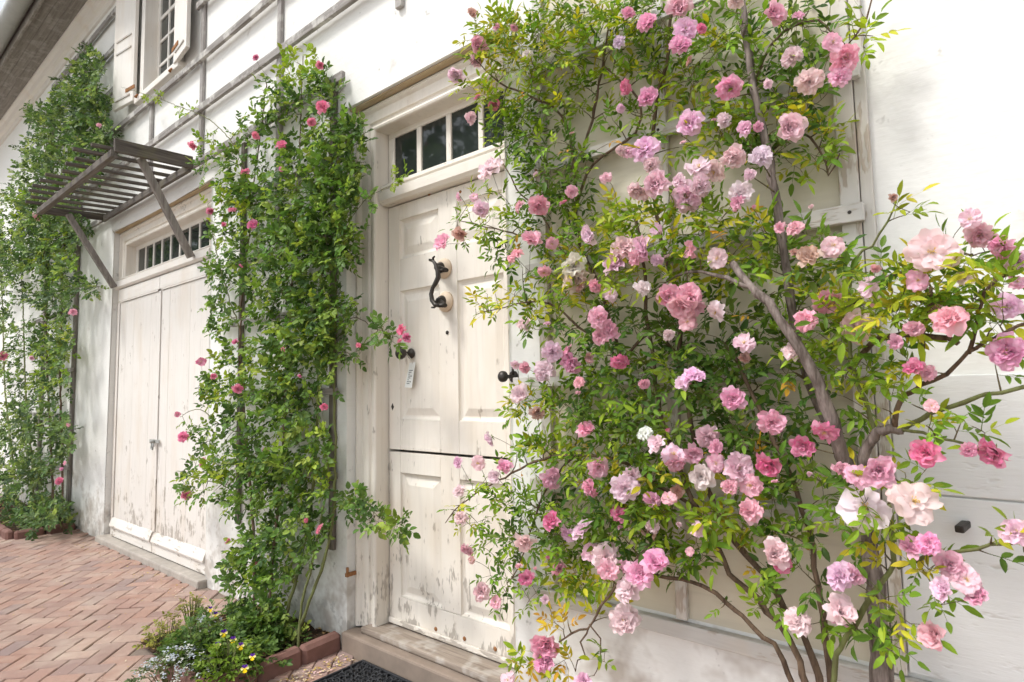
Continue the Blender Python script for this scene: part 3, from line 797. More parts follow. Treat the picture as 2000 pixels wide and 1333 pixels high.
def soil(name, b, h, seed):
    g = random.Random(seed); x0, x1, y0, y1 = b; nx_, ny_ = 26, 16; vs = []; fs = []
    for j in range(ny_ + 1):
        for i in range(nx_ + 1):
            vs.append((x0 + (x1 - x0) * i / nx_, y0 + (y1 - y0) * j / ny_, h + g.uniform(-.008, .012)))
    for j in range(ny_):
        for i in range(nx_): fs.append((j * (nx_ + 1) + i, j * (nx_ + 1) + i + 1, (j + 1) * (nx_ + 1) + i + 1, (j + 1) * (nx_ + 1) + i))
    o = tag(MB().add(vs, fs).build(name, 'soil'), kind='structure')
    ch = MB()
    for _ in range(900):
        x, y = g.uniform(x0, x1), g.uniform(y0, y1); s = g.uniform(.006, .017); a = g.uniform(0, 6.28); z = h + .012
        d = Vector((math.cos(a), math.sin(a), g.uniform(-.3, .3))) * s; e = Vector((-math.sin(a), math.cos(a), g.uniform(-.4, .4))) * s * .45
        c = g.choice([(.05, .03, .02), (.09, .05, .03), (.16, .09, .05), (.30, .19, .09), (.42, .30, .14), (.04, .03, .02)]); p = Vector((x, y, z))
        ch.add([p - d, p + e, p + d, p - e, p + Vector((0, 0, -.004))], [(0, 3, 2, 1), (0, 1, 4), (1, 2, 4), (2, 3, 4), (3, 0, 4)], 0, c)
    tag(ch.build('mulch_chips', 'chip', o, colors=True), kind='stuff')
soil('bed_soil', BED, 0.030, 3); soil('far_bed_soil', FBED, 0.02, 4)
# dust, petals and dry leaves lying on the paving
lt = MB(); g = random.Random(8)
for _ in range(800):
    if g.random() < .45: x, y = g.uniform(-2.46, -2.36), g.uniform(-.5, -.06)
    elif g.random() < .5: x, y = g.uniform(-6.2, -3.7), g.uniform(-.24, -.10)
    else: x, y = g.uniform(-8, -2.9), g.uniform(-1.3, -.1)
    if BED[0] - .06 < x < BED[1] + .06 and y > BED[2] - .06: continue
    s = g.uniform(.003, .009); a = g.uniform(0, 6.28); p = Vector((x, y, .0065))
    d = Vector((math.cos(a), math.sin(a), g.uniform(0, .25))) * s; e = Vector((-math.sin(a), math.cos(a), g.uniform(0, .3))) * s * .55
    c = g.choice([(.45, .33, .16), (.5, .38, .10), (.36, .22, .1), (.6, .5, .38), (.62, .42, .42)])
    lt.add([p - d, p - e, p + d, p + e], [(0, 1, 2, 3)], 0, c)
tag(lt.build('fallen_petals', 'chip', colors=True), 'dry leaves and petals scattered over the brick paving', 'litter', kind='stuff')

# ------------------------------------------------------------------ leaves, blooms
def leaflet(L, W, droop, fold, g, rows=(0.22, 0.5, 0.8)):
    """outline in local coordinates: x along the midrib, y across, z up"""
    prof = {0.22: 0.80, 0.5: 1.0, 0.8: 0.62}
    vs = [(0, 0, 0)]; 
    for r in rows:
        w_ = W / 2 * prof[r]; z = -droop * r * r * L
        vs += [(r * L, -w_, z + fold * w_), (r * L, 0, z), (r * L, w_, z + fold * w_)]
    vs.append((L, 0, -droop * L))
    fs = [(0, 1, 2), (0, 2, 3), (1, 4, 5, 2), (2, 5, 6, 3), (4, 7, 8, 5), (5, 8, 9, 6), (7, 10, 8), (8, 10, 9)]
    return vs, fs
def leaf_proto(seed, kind):
    """compound rose leaf, petiole at the origin, rachis along +x, unit length about 1"""
    g = random.Random(seed); V_ = []; F_ = []; C_ = []
    if kind == 'long': L0, W0, pairs = 0.46, 0.175, (2 if g.random() < .7 else 1)
    elif kind == 'round': L0, W0, pairs = 0.36, 0.235, (2 if g.random() < .75 else 3)
    else: L0, W0, pairs = 0.34, 0.19, 2
    def put(base, ang, L, W):
        vs, fs = leaflet(L, W, g.uniform(.05, .40), g.uniform(.15, .55), g)
        ca, sa = math.cos(ang), math.sin(ang); rl = g.uniform(-.55, .55); cr, sr = math.cos(rl), math.sin(rl)
        pt = g.uniform(-.3, .15); cp, sp = math.cos(pt), math.sin(pt)
        o = len(V_); tint = g.uniform(.80, 1.2)
        for x, y, z in vs:
            y, z = y * cr - z * sr, y * sr + z * cr
            x, z = x * cp - z * sp, x * sp + z * cp
            V_.append((base[0] + x * ca - y * sa, base[1] + x * sa + y * ca, base[2] + z)); C_.append((tint, tint, tint))
        F_.extend([tuple(i + o for i in f) for f in fs])
    sag = g.uniform(.05, .35)
    rach = lambda t: (t * 0.62, 0.0, -sag * t * t * 0.5)
    for k in range(pairs):
        t = 0.35 + 0.55 * k / max(1, pairs - 0.4); b = rach(t); s = 0.78 + 0.22 * k / pairs
        for sg in (-1, 1): put(b, sg * g.uniform(.75, 1.15), L0 * s * g.uniform(.85, 1.1), W0 * s * g.uniform(.85, 1.15))
    put(rach(1.0), g.uniform(-.15, .15), L0 * g.uniform(1.0, 1.2), W0 * g.uniform(1.0, 1.15))
    o = len(V_); r0, r1 = rach(0), rach(1)
    for p, hw in ((r0, .011), (rach(.5), .009), (r1, .007)):
        V_.append((p[0], -hw, p[2])); V_.append((p[0], hw, p[2])); C_.extend([(.75, .7, .6)] * 2)
    F_.extend([(o, o + 1, o + 3, o + 2), (o + 2, o + 3, o + 5, o + 4)])
    return np.array(V_), F_, np.array(C_)
def proto_mesh(pr):
    me = bpy.data.meshes.new('leaf'); me.from_pydata([tuple(v) for v in pr[0]], [], pr[1])
    ca = me.color_attributes.new('col', 'FLOAT_COLOR', 'POINT')
    arr = np.ones((len(pr[0]), 4), np.float32); arr[:, :3] = pr[2]; ca.data.foreach_set('color', arr.ravel())
    me.materials.append(M['leaf']); return me
LEAF = {k: [leaf_proto(i * 13 + len(k), k) for i in range(8)] for k in ('long', 'round', 'small')}
LEAFM = {k: [proto_mesh(p) for p in v] for k, v in LEAF.items()}

def big_leaf_mesh(name, items):
    """items: (proto, 3x3 array with scale, position, colour) -> one mesh"""
    nv = sum(len(p[0]) for p, *_ in items)
    co = np.empty((nv, 3), np.float32); cl = np.ones((nv, 4), np.float32); lv = []; ls = []; lt_ = []
    o = 0; lo_ = 0
    for p, A, t, c in items:
        k = len(p[0]); co[o:o + k] = p[0] @ A.T + t; cl[o:o + k, :3] = p[2] * np.array(c)
        for f in p[1]:
            lv.extend([i + o for i in f]); ls.append(lo_); lt_.append(len(f)); lo_ += len(f)
        o += k
    me = bpy.data.meshes.new(name); me.vertices.add(nv); me.vertices.foreach_set('co', co.ravel())
    me.loops.add(len(lv)); me.loops.foreach_set('vertex_index', lv)
    me.polygons.add(len(ls)); me.polygons.foreach_set('loop_start', ls)
    me.update(calc_edges=True); me.validate()
    ca = me.color_attributes.new('col', 'FLOAT_COLOR', 'POINT'); ca.data.foreach_set('color', cl.ravel())
    me.materials.append(M['leaf']); return me

def bloom_mesh(seed, rings, openn, ruf, centre=True):
    """double rose; faces +z; radius about 1. rings: (count, tilt from axis in degrees, length, width)"""
    g = random.Random(seed); mb = MB()
    NU, NV = 5, 5
    for ri, (cnt, tilt, ln, wd) in enumerate(rings):
        a0 = g.uniform(0, 6.28)
        for k in range(cnt):
            az = a0 + 2 * math.pi * k / cnt + g.uniform(-.22, .22)
            ti = R_(tilt * openn + g.uniform(-11, 11)); L = ln * g.uniform(.82, 1.12); W = wd * g.uniform(.8, 1.15)
            cup = g.uniform(.15, .5); curl = g.uniform(-.35, .55); ph = g.uniform(0, 6.28); fr = g.uniform(2.0, 3.6)
            notch = g.uniform(.02, .14); tw = g.uniform(-.3, .3); pale = g.uniform(0, .55)
            vs = []; cs = []
            for j in range(NV):
                v = j / (NV - 1); wv = W * (0.22 + 0.78 * math.sin(min(1.0, v * 1.18) * math.pi / 2) ** 0.9) * (1 - 0.28 * max(0, v - .78) / .22)
                for i in range(NU):
                    u_ = -1 + 2 * i / (NU - 1)
                    x = u_ * wv / 2; r = L * (v - notch * (1 - abs(u_)) ** 2 * v ** 4 - 0.10 * v * u_ * u_)
                    h = cup * (x / W) ** 2 * 1.4 * L * 0.5 + ruf * L * v * v * math.sin(fr * u_ + ph) * .8 - curl * L * 0.35 * v ** 3
                    x2 = x * math.cos(tw * v) - h * math.sin(tw * v); h2 = x * math.sin(tw * v) + h * math.cos(tw * v)
                    # radial direction tilted from the axis; h is normal to the petal (towards the axis)
                    pr_ = r * math.sin(ti) - h2 * math.cos(ti); pz = r * math.cos(ti) + h2 * math.sin(ti)
                    X = pr_ * math.cos(az) - x2 * math.sin(az); Y = pr_ * math.sin(az) + x2 * math.cos(az)
                    vs.append((X, Y, pz)); cs.append((min(1, max(0, .05 + .75 * v ** 1.3 + .35 * abs(u_) * v + g.uniform(-.10, .10))), pale, 0))
            o = len(mb.v)
            mb.add(vs, [(j * NU + i, j * NU + i + 1, (j + 1) * NU + i + 1, (j + 1) * NU + i) for j in range(NV - 1) for i in range(NU - 1)], 0, None, True)
            mb.c[o:o + len(cs)] = cs
    st = MB(); cx2 = MB()
    if centre:
        for _ in range(16):
            a, r = g.uniform(0, 6.28), g.uniform(.02, .17); h = g.uniform(.14, .26)
            st.tube([(r * .4 * math.cos(a), r * .4 * math.sin(a), .02), (r * math.cos(a), r * math.sin(a), h), (r * 1.1 * math.cos(a), r * 1.1 * math.sin(a), h + .05)], [.008, .008, .024], 4)
    for k in range(5):                       # sepals and hip underneath
        a = 2 * math.pi * k / 5 + g.uniform(-.2, .2); c, s = math.cos(a), math.sin(a)
        cx2.add([(0, 0, -.10), (c * .22 - s * .07, s * .22 + c * .07, -.05), (c * .5, s * .5, -.12), (c * .22 + s * .07, s * .22 - c * .07, -.05)], [(0, 1, 2, 3)], 0, (.15, .22, .06))
    cx2.lathe((0, 0, -.20), (0, 0, 1), [(0, .02), (.04, .08), (.12, .09), (.20, .05)], 7)
    cx2.c[-28:] = [(.15, .22, .06)] * 28
    me = mb.mesh('bloom', True); me.materials.append(M['petal'])
    m3 = cx2.mesh('calyx', True); m3.materials.append(M['leaf']); m2 = None
    if centre: m2 = st.mesh('stamens'); m2.materials.append(M['stamen'])
    return me, m2, m3
FULL = [(7, 86, 1.0, .86), (8, 68, .94, .72), (7, 50, .82, .62), (7, 34, .68, .48), (5, 18, .52, .38)]
OPEN = [(7, 92, 1.0, .90), (7, 80, .90, .80), (5, 62, .55, .45)]
POMP = [(8, 88, 1.0, .80), (8, 70, .95, .75), (8, 52, .90, .66), (7, 36, .80, .58), (6, 20, .70, .48)]
BUD = [(4, 24, 1.0, 1.0), (4, 14, .98, .85), (3, 6, .9, .6)]
BLOOMS = {
    'full': [(bloom_mesh(s, FULL, 1.0, .26, s % 2 == 0)) for s in range(100, 106)],
    'open': [(bloom_mesh(s, OPEN, 1.0, .24)) for s in range(200, 205)],
    'pomp': [(bloom_mesh(s, POMP, 1.0, .30, False)) for s in range(300, 304)],
    'cup': [(bloom_mesh(s, FULL, .72, .2, False)) for s in range(400, 404)],
    'bud': [(bloom_mesh(s, BUD, 1.0, .08, False)) for s in range(500, 503)],
}
TONE = {'P': (0.95, 0.66, 0.745), 'M': (0.925, 0.43, 0.58), 'D': (0.82, 0.14, 0.36), 'W': (0.95, 0.86, 0.865), 'S': (0.66, 0.34, 0.26), 'H': (0.85, 0.14, 0.32)}

# ------------------------------------------------------------------ climbing roses
class Rose:
    def __init__(s, name, label, base, leafkind, seed):
        s.root = thing(name, label, 'rose', base); s.base = Vector(base)
        s.kind = leafkind; s.g = random.Random(seed); s.np = np.random.RandomState(seed)
        s.dens = 1.0; s.lump = .2; s.tight = 1.0; s.step = .024; s.nodes = []; s.rad = []; s.tw = MB(); s.leaves = []; s.N = np.zeros((4096, 3)); s.nn = 0; s.inv = Matrix.Translation(-s.base)
    def hang(s, o):
        o.parent = s.root; o.matrix_parent_inverse = s.inv; return o
    def cane(s, pts, r0, r1, mat='cane', sides=8, wob=0.006, world=False):
        """pts: (px, py, distance in front of the wall)"""
        P_ = [Vector(p) if world else Vector(at(p[0], p[1], -p[2])) for p in pts]
        out = []
        for k in range(len(P_) - 1):
            a, b = P_[max(0, k - 1)], P_[k]; c, d = P_[k + 1], P_[min(len(P_) - 1, k + 2)]
            n = max(2, int((c - b).length / 0.035))
            for i in range(n):
                t = i / n
                q = 0.5 * ((2 * b) + (c - a) * t + (2 * a - 5 * b + 4 * c - d) * t * t + (3 * b - a - 3 * c + d) * t ** 3)
                out.append(q + Vector((s.g.gauss(0, 1), s.g.gauss(0, 1), s.g.gauss(0, 1))) * wob * 0.35)
        out.append(P_[-1])
        m = len(out); rad = [(r0 + (r1 - r0) * i / (m - 1)) * s.g.uniform(.90, 1.12) for i in range(m)]
        s.hang(MB().tube(out, rad, sides).build('cane', mat))
        for p, r in zip(out, rad): s.nodes.append(p); s.rad.append(r)
    def twig_to(s, P_, rmax=0.0024, keep=True):
        while s.nn < len(s.nodes):
            if s.nn >= len(s.N): s.N = np.vstack([s.N, np.zeros_like(s.N)])
            s.N[s.nn] = s.nodes[s.nn]; s.nn += 1
        N = s.N[:s.nn]; P_ = Vector(P_)
        d = np.linalg.norm(N - np.array(P_), axis=1) + 0.55 * np.maximum(0, N[:, 2] - P_.z + 0.02)
        k = int(d.argmin()); Q = s.nodes[k]; L = (P_ - Q).length
        if L < .015: return [Q, P_]
        side = Vector((s.g.uniform(-1, 1), s.g.uniform(-.8, .3), s.g.uniform(-.2, 1.0))).normalized()
        C = Q.lerp(P_, .5) + side * L * s.g.uniform(.05, .28)
        n = max(3, min(10, int(L / .03))); pts = []
        for i in range(n + 1):
            t = i / n; pts.append(Q * (1 - t) ** 2 + C * (2 * t * (1 - t)) + P_ * t * t)
        r0 = min(s.rad[k] * .8, rmax); s.tw.tube(pts, [r0 + (.0009 - r0) * i / n for i in range(n + 1)], 4)
        if keep:
            for i, p in enumerate(pts[1:]): s.nodes.append(p); s.rad.append(r0 + (.0009 - r0) * (i + 1) / n)
        return pts
    def leaf(s, p, d, nrm, size, col):
        d = d.normalized(); nrm = (nrm - d * nrm.dot(d))
        if nrm.length < 1e-4: nrm = d.orthogonal()
        nrm.normalize(); sd = nrm.cross(d)
        s.leaves.append((s.g.randrange(8), np.array([[d.x, sd.x, nrm.x], [d.y, sd.y, nrm.y], [d.z, sd.z, nrm.z]]) * size, np.array(p), col))
    def leaf_at(s, p, t, k, size, col):
        g = s.g; out = Vector((g.gauss(0.05, .35), -1, g.gauss(.15, .3)))
        lat = t.cross(out); lat = lat.normalized() if lat.length > 1e-3 else Vector((1, 0, 0))
        d = t * .45 + lat * (1 if k % 2 else -1) * g.uniform(.6, 1.1) + out * g.uniform(.1, .75) + Vector((0, 0, g.uniform(-.35, .25)))
        nrm = Vector((g.gauss(-.05, .38), -g.uniform(.25, .9), g.uniform(.25, 1.0)))
        s.leaf(p, d, nrm, size * g.uniform(.72, 1.18), col)
    def shade(s, cols):
        c = s.g.choice(cols); f = s.g.uniform(.75, 1.25)
        return (c[0] * f * s.g.uniform(.9, 1.12), c[1] * f, c[2] * f * s.g.uniform(.85, 1.15))
    def clump(s, cx_, cy_, rx, ry, n, o0, o1, cols, size, step=None):
        """n shoots with leaves in the volume seen at the given ellipse, o0..o1 in front of the wall"""
        tips = []; step = step or s.step; n = n if n < 2 else max(1, round(n * s.dens * s.g.uniform(1 - s.lump, 1 + s.lump))); rx *= s.tight; ry *= s.tight
        for _ in range(n):
            a = s.g.uniform(0, 6.283); r = math.sqrt(s.g.random()) * s.g.choice((1, 1, 1, 1.18))
            tips.append((cx_ + rx * r * math.cos(a), cy_ + ry * r * math.sin(a), s.g.uniform(o0, o1)))
        tips.sort(key=lambda q: q[2])
        for q in tips:
            pts = s.twig_to(at(q[0], q[1], -q[2])); m = len(pts)
            acc = 0.0; k = s.g.randrange(2); last = pts[-1]; L = 0
            for i in range(m - 1, 0, -1):
                t = (pts[i] - pts[i - 1]); L += t.length
                if i == m - 1:
                    td = t.normalized() if t.length > 1e-5 else Vector((0, -.5, .8))
                    s.leaf(pts[i], td + Vector((s.g.gauss(0, .3), -.3, s.g.gauss(0, .3))), Vector((s.g.gauss(0, .4), -.6, .7)), size * s.g.uniform(.7, 1.1), s.shade(cols))
                acc += t.length
                if acc > step and L < .24:
                    acc = 0; k += 1; s.leaf_at(pts[i - 1].lerp(pts[i], s.g.random()), t.normalized(), k, size, s.shade(cols))
    def bloom(s, px, py, dia, tone, off, form=None, face=None):
        g = s.g; p = Vector(at(px, py, -off)); dm = dia * depth_of(p) / FPX
        if form is None: form = g.choice(['full', 'full', 'open', 'pomp', 'pomp', 'cup', 'cup'])
        if dia < 17 and tone not in 'H': form = g.choice(['bud', 'cup'])
        me, m2, m3 = g.choice(BLOOMS[form]); o = link('bloom', me); s.hang(o)
        link('calyx', m3, o)
        if m2: link('stamens', m2, o)
        tocam = (Vector(CAM) - p).normalized()
        f = face if face else (tocam * .6 + Vector((g.gauss(0, .48), -.35, g.gauss(.15, .5))))
        f = Vector(f).normalized(); rot = f.to_track_quat('Z', 'Y').to_matrix().to_4x4() @ Matrix.Rotation(g.uniform(0, 6.28), 4, 'Z')
        sc = dm / 2 * (1.0 if form not in ('bud', 'cup') else 1.25)
        o.matrix_basis = Matrix.Translation(p - f * sc * .35) @ rot @ Matrix.Diagonal((sc * g.uniform(.92, 1.08), sc * g.uniform(.92, 1.08), sc * g.uniform(.85, 1.1), 1))
        c = TONE[tone]; v = g.uniform(.88, 1.1); o.color = (min(1, c[0] * v), c[1] * v * g.uniform(.85, 1.15), c[2] * v * g.uniform(.9, 1.1), 1)
        pts = s.twig_to(p - f * sc * .5, .0022, False)
        return o
    def finish(s, nmax=300):
        sc = []
        for i, (k, A, p, c) in enumerate(s.leaves):
            x, y = project(p); d = depth_of(p)
            vis = 1.0 if (-20 < x < 2020 and -20 < y < 1353) else 0.0
            sc.append((-vis * np.linalg.norm(A[:, 0]) / d * (1.0 + 2.5 * max(0, -p[1])), i))
        sc.sort(); top = {i for _, i in sc[:nmax]}
        rest_ = []
        for i, (k, A, p, c) in enumerate(s.leaves):
            if i in top:
                o = link('leaf', LEAFM[s.kind][k]); s.hang(o)
                o.matrix_basis = Matrix([[*A[0], p[0]], [*A[1], p[1]], [*A[2], p[2]], [0, 0, 0, 1]]); o.color = (*c, 1)
            else: rest_.append((LEAF[s.kind][k], A, p, c))
        if rest_:
            o = link('foliage', big_leaf_mesh('foliage', rest_)); s.hang(o); tag(o, kind='stuff')
        o = s.hang(s.tw.build('twigs', 'twig')); tag(o, kind='stuff')

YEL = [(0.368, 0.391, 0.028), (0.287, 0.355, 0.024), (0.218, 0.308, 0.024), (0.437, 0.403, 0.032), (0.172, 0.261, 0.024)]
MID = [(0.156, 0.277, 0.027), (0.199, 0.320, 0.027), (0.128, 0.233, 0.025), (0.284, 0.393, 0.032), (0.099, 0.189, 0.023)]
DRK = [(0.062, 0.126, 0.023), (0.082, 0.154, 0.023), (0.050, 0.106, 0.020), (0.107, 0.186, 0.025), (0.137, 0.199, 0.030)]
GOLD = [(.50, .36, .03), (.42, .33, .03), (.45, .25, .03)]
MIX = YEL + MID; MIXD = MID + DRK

rose = Rose('climbing_rose', 'big climbing rose covered in pale pink double blooms, right of the front door', (-.35, -.16, 0), 'long', 21)
# old trunk and canes (px, py, distance in front of the wall)
rose.cane([(1745, 1640, .17), (1728, 1400, .165), (1716, 1250, .16), (1708, 1140, .15), (1696, 1050, .13), (1676, 960, .16), (1650, 890, .21), (1612, 790, .25), (1578, 712, .27), (1548, 660, .27), (1500, 592, .26), (1466, 562, .25), (1430, 514, .24)], .027, .0085, 'trunk', 11)
rose.cane([(1676, 960, .11), (1640, 880, .09), (1600, 800, .085), (1568, 715, .12), (1548, 610, .14), (1534, 510, .15), (1520, 410, .15), (1505, 320, .15), (1490, 250, .14), (1474, 180, .13), (1464, 110, .12), (1452, 30, .11), (1446, -40, .1)], .012, .0095, 'trunk', 9)
rose.cane([(1620, 1600, .16), (1532, 1293, .15), (1490, 1245, .15), (1450, 1205, .15), (1420, 1177, .15), (1375, 1145, .15), (1330, 1132, .15), (1282, 1127, .15), (1235, 1128, .16)], .0085, .0045)
rose.cane([(1640, 1600, .18), (1562, 1293, .17), (1500, 1195, .16), (1462, 1152, .15), (1425, 1122, .15), (1397, 1057, .14), (1360, 992, .14), (1320, 900, .13), (1290, 800, .12), (1275, 700, .11), (1262, 610, .11), (1258, 520, .11), (1240, 420, .10)], .0095, .005)
rose.cane([(1650, 1600, .15), (1590, 1293, .14), (1540, 1200, .13), (1500, 1130, .12), (1455, 1085, .11), (1400, 1000, .10), (1365, 900, .09), (1345, 800, .09), (1330, 700, .09), (1325, 600, .09), (1300, 500, .09), (1280, 400, .09), (1272, 300, .08), (1282, 200, .08), (1300, 120, .08), (1310, 20, .08)], .0095, .005)
rose.cane([(1650, 1600, .20), (1618, 1279, .18), (1597, 1146, .17), (1580, 1034, .16), (1545, 936, .15), (1524, 887, .15), (1503, 845, .15), (1470, 770, .15), (1430, 690, .15)], .0085, .005)
rose.cane([(1635, 1600, .22), (1629, 1321, .22), (1640, 1268, .22), (1685, 1191, .22), (1725, 1135, .22), (1745, 1100, .22), (1743, 1034, .22), (1735, 985, .22)], .0075, .0045, 'green_cane')
rose.cane([(1748, 1108, .22), (1790, 1095, .25), (1832, 1080, .28), (1912, 1072, .32), (1965, 1058, .34), (2030, 1062, .36)], .0042, .003, 'green_cane')
rose.cane([(1690, 1010, .16), (1686, 896, .19), (1700, 862, .20), (1714, 844, .21), (1738, 838, .22), (1762, 840, .22)], .012, .010, 'trunk', 9)
rose.cane([(1762, 840, .22), (1800, 820, .25), (1850, 795, .28), (1910, 775, .31), (1960, 768, .33), (2040, 750, .36)], .0055, .0035, 'green_cane')
rose.cane([(1750, 838, .22), (1752, 800, .23), (1768, 772, .24), (1795, 756, .25), (1800, 700, .26), (1808, 640, .28), (1818, 560, .30)], .006, .0035)
rose.cane([(1712, 842, .21), (1688, 785, .21), (1668, 725, .21), (1658, 665, .21), (1660, 600, .21), (1670, 510, .22), (1700, 480, .23), (1735, 435, .24), (1752, 390, .25)], .0055, .0016, 'green_cane')
rose.cane([(1660, 720, .16), (1700, 674, .20), (1740, 658, .23), (1800, 655, .26), (1850, 664, .28), (1872, 672, .29)], .0075, .0045)
rose.cane([(1795, 756, .25), (1856, 730, .28), (1890, 690, .30), (1925, 668, .32), (1960, 650, .34), (2010, 630, .36)], .0048, .003)
rose.cane([(1890, 690, .30), (1905, 640, .32), (1918, 590, .33), (1940, 552, .34), (1975, 535, .36)], .0042, .0025)
rose.cane([(1668, 590, .20), (1730, 545, .24), (1790, 520, .28), (1850, 500, .31), (1900, 500, .34)], .004, .0022)
rose.cane([(1760, 842, .22), (1800, 845, .25), (1860, 862, .29), (1900, 870, .31), (1930, 885, .33)], .0035, .002, 'green_cane')
rose.cane([(1466, 562, .25), (1420, 545, .24), (1370, 530, .22), (1320, 540, .2)], .006, .0035, 'trunk')
# left arm over the wall and the door
rose.cane([(1360, 992, .14), (1290, 950, .15), (1210, 900, .15), (1120, 890, .14), (1060, 897, .14), (1000, 925, .14), (930, 965, .13), (888, 998, .13), (870, 1022, .13)], .006, .002)
rose.cane([(1120, 890, .12), (1085, 930, .12), (1058, 975, .12), (1030, 1060, .12), (1010, 1110, .12), (990, 1140, .12)], .0045, .0018)
rose.cane([(1330, 700, .09), (1270, 650, .09), (1215, 700, .08), (1170, 660, .08), (1130, 640, .09), (1090, 600, .10), (1030, 590, .11), (985, 600, .11), (930, 615, .11)], .006, .0016)
rose.cane([(1215, 700, .08), (1170, 560, .07), (1135, 480, .06), (1125, 400, .06), (1122, 320, .06), (1108, 250, .06), (1083, 212, .06), (1040, 190, .07), (990, 170, .08), (950, 140, .09)], .007, .003)
rose.cane([(1170, 560, .07), (1090, 480, .07), (1060, 420, .07), (1010, 370, .08), (990, 330, .09), (975, 300, .10)], .005, .002)
rose.cane([(1122, 330, .06), (1150, 260, .06), (1165, 190, .06), (1180, 110, .06), (1195, 20, .06)], .005, .003)
rose.cane([(1125, 400, .06), (1160, 320, .06), (1240, 260, .06), (1250, 200, .06), (1215, 160, .06), (1180, 130, .07)], .0055, .003)
rose.cane([(1090, 480, .07), (1000, 455, .08), (940, 440, .09), (895, 430, .10)], .004, .0016)
rose.cane([(1282, 1050, .18), (1232, 1110, .20), (1190, 1160, .21), (1165, 1200, .21), (1150, 1228, .21), (1115, 1236, .21), (1092, 1254, .21)], .0055, .0025)
rose.cane([(1150, 1228, .21), (1136, 1255, .21), (1143, 1283, .21), (1128, 1290, .21), (1124, 1312, .21)], .0028, .0014)
rose.cane([(1150, 1222, .21), (1172, 1245, .21), (1172, 1290, .21), (1160, 1320, .21)], .0025, .0012)
rose.cane([(1474, 180, .08), (1490, 120, .10), (1530, 60, .11), (1600, 40, .11), (1650, 90, .10), (1690, 40, .10), (1705, -10, .10)], .0042, .002)
rose.cane([(1500, 300, .08), (1560, 260, .09), (1600, 290, .10), (1620, 340, .10), (1640, 300, .10)], .004, .002)

C = rose.clump; rose.dens = 1.3; rose.lump = .35
SZL = .076
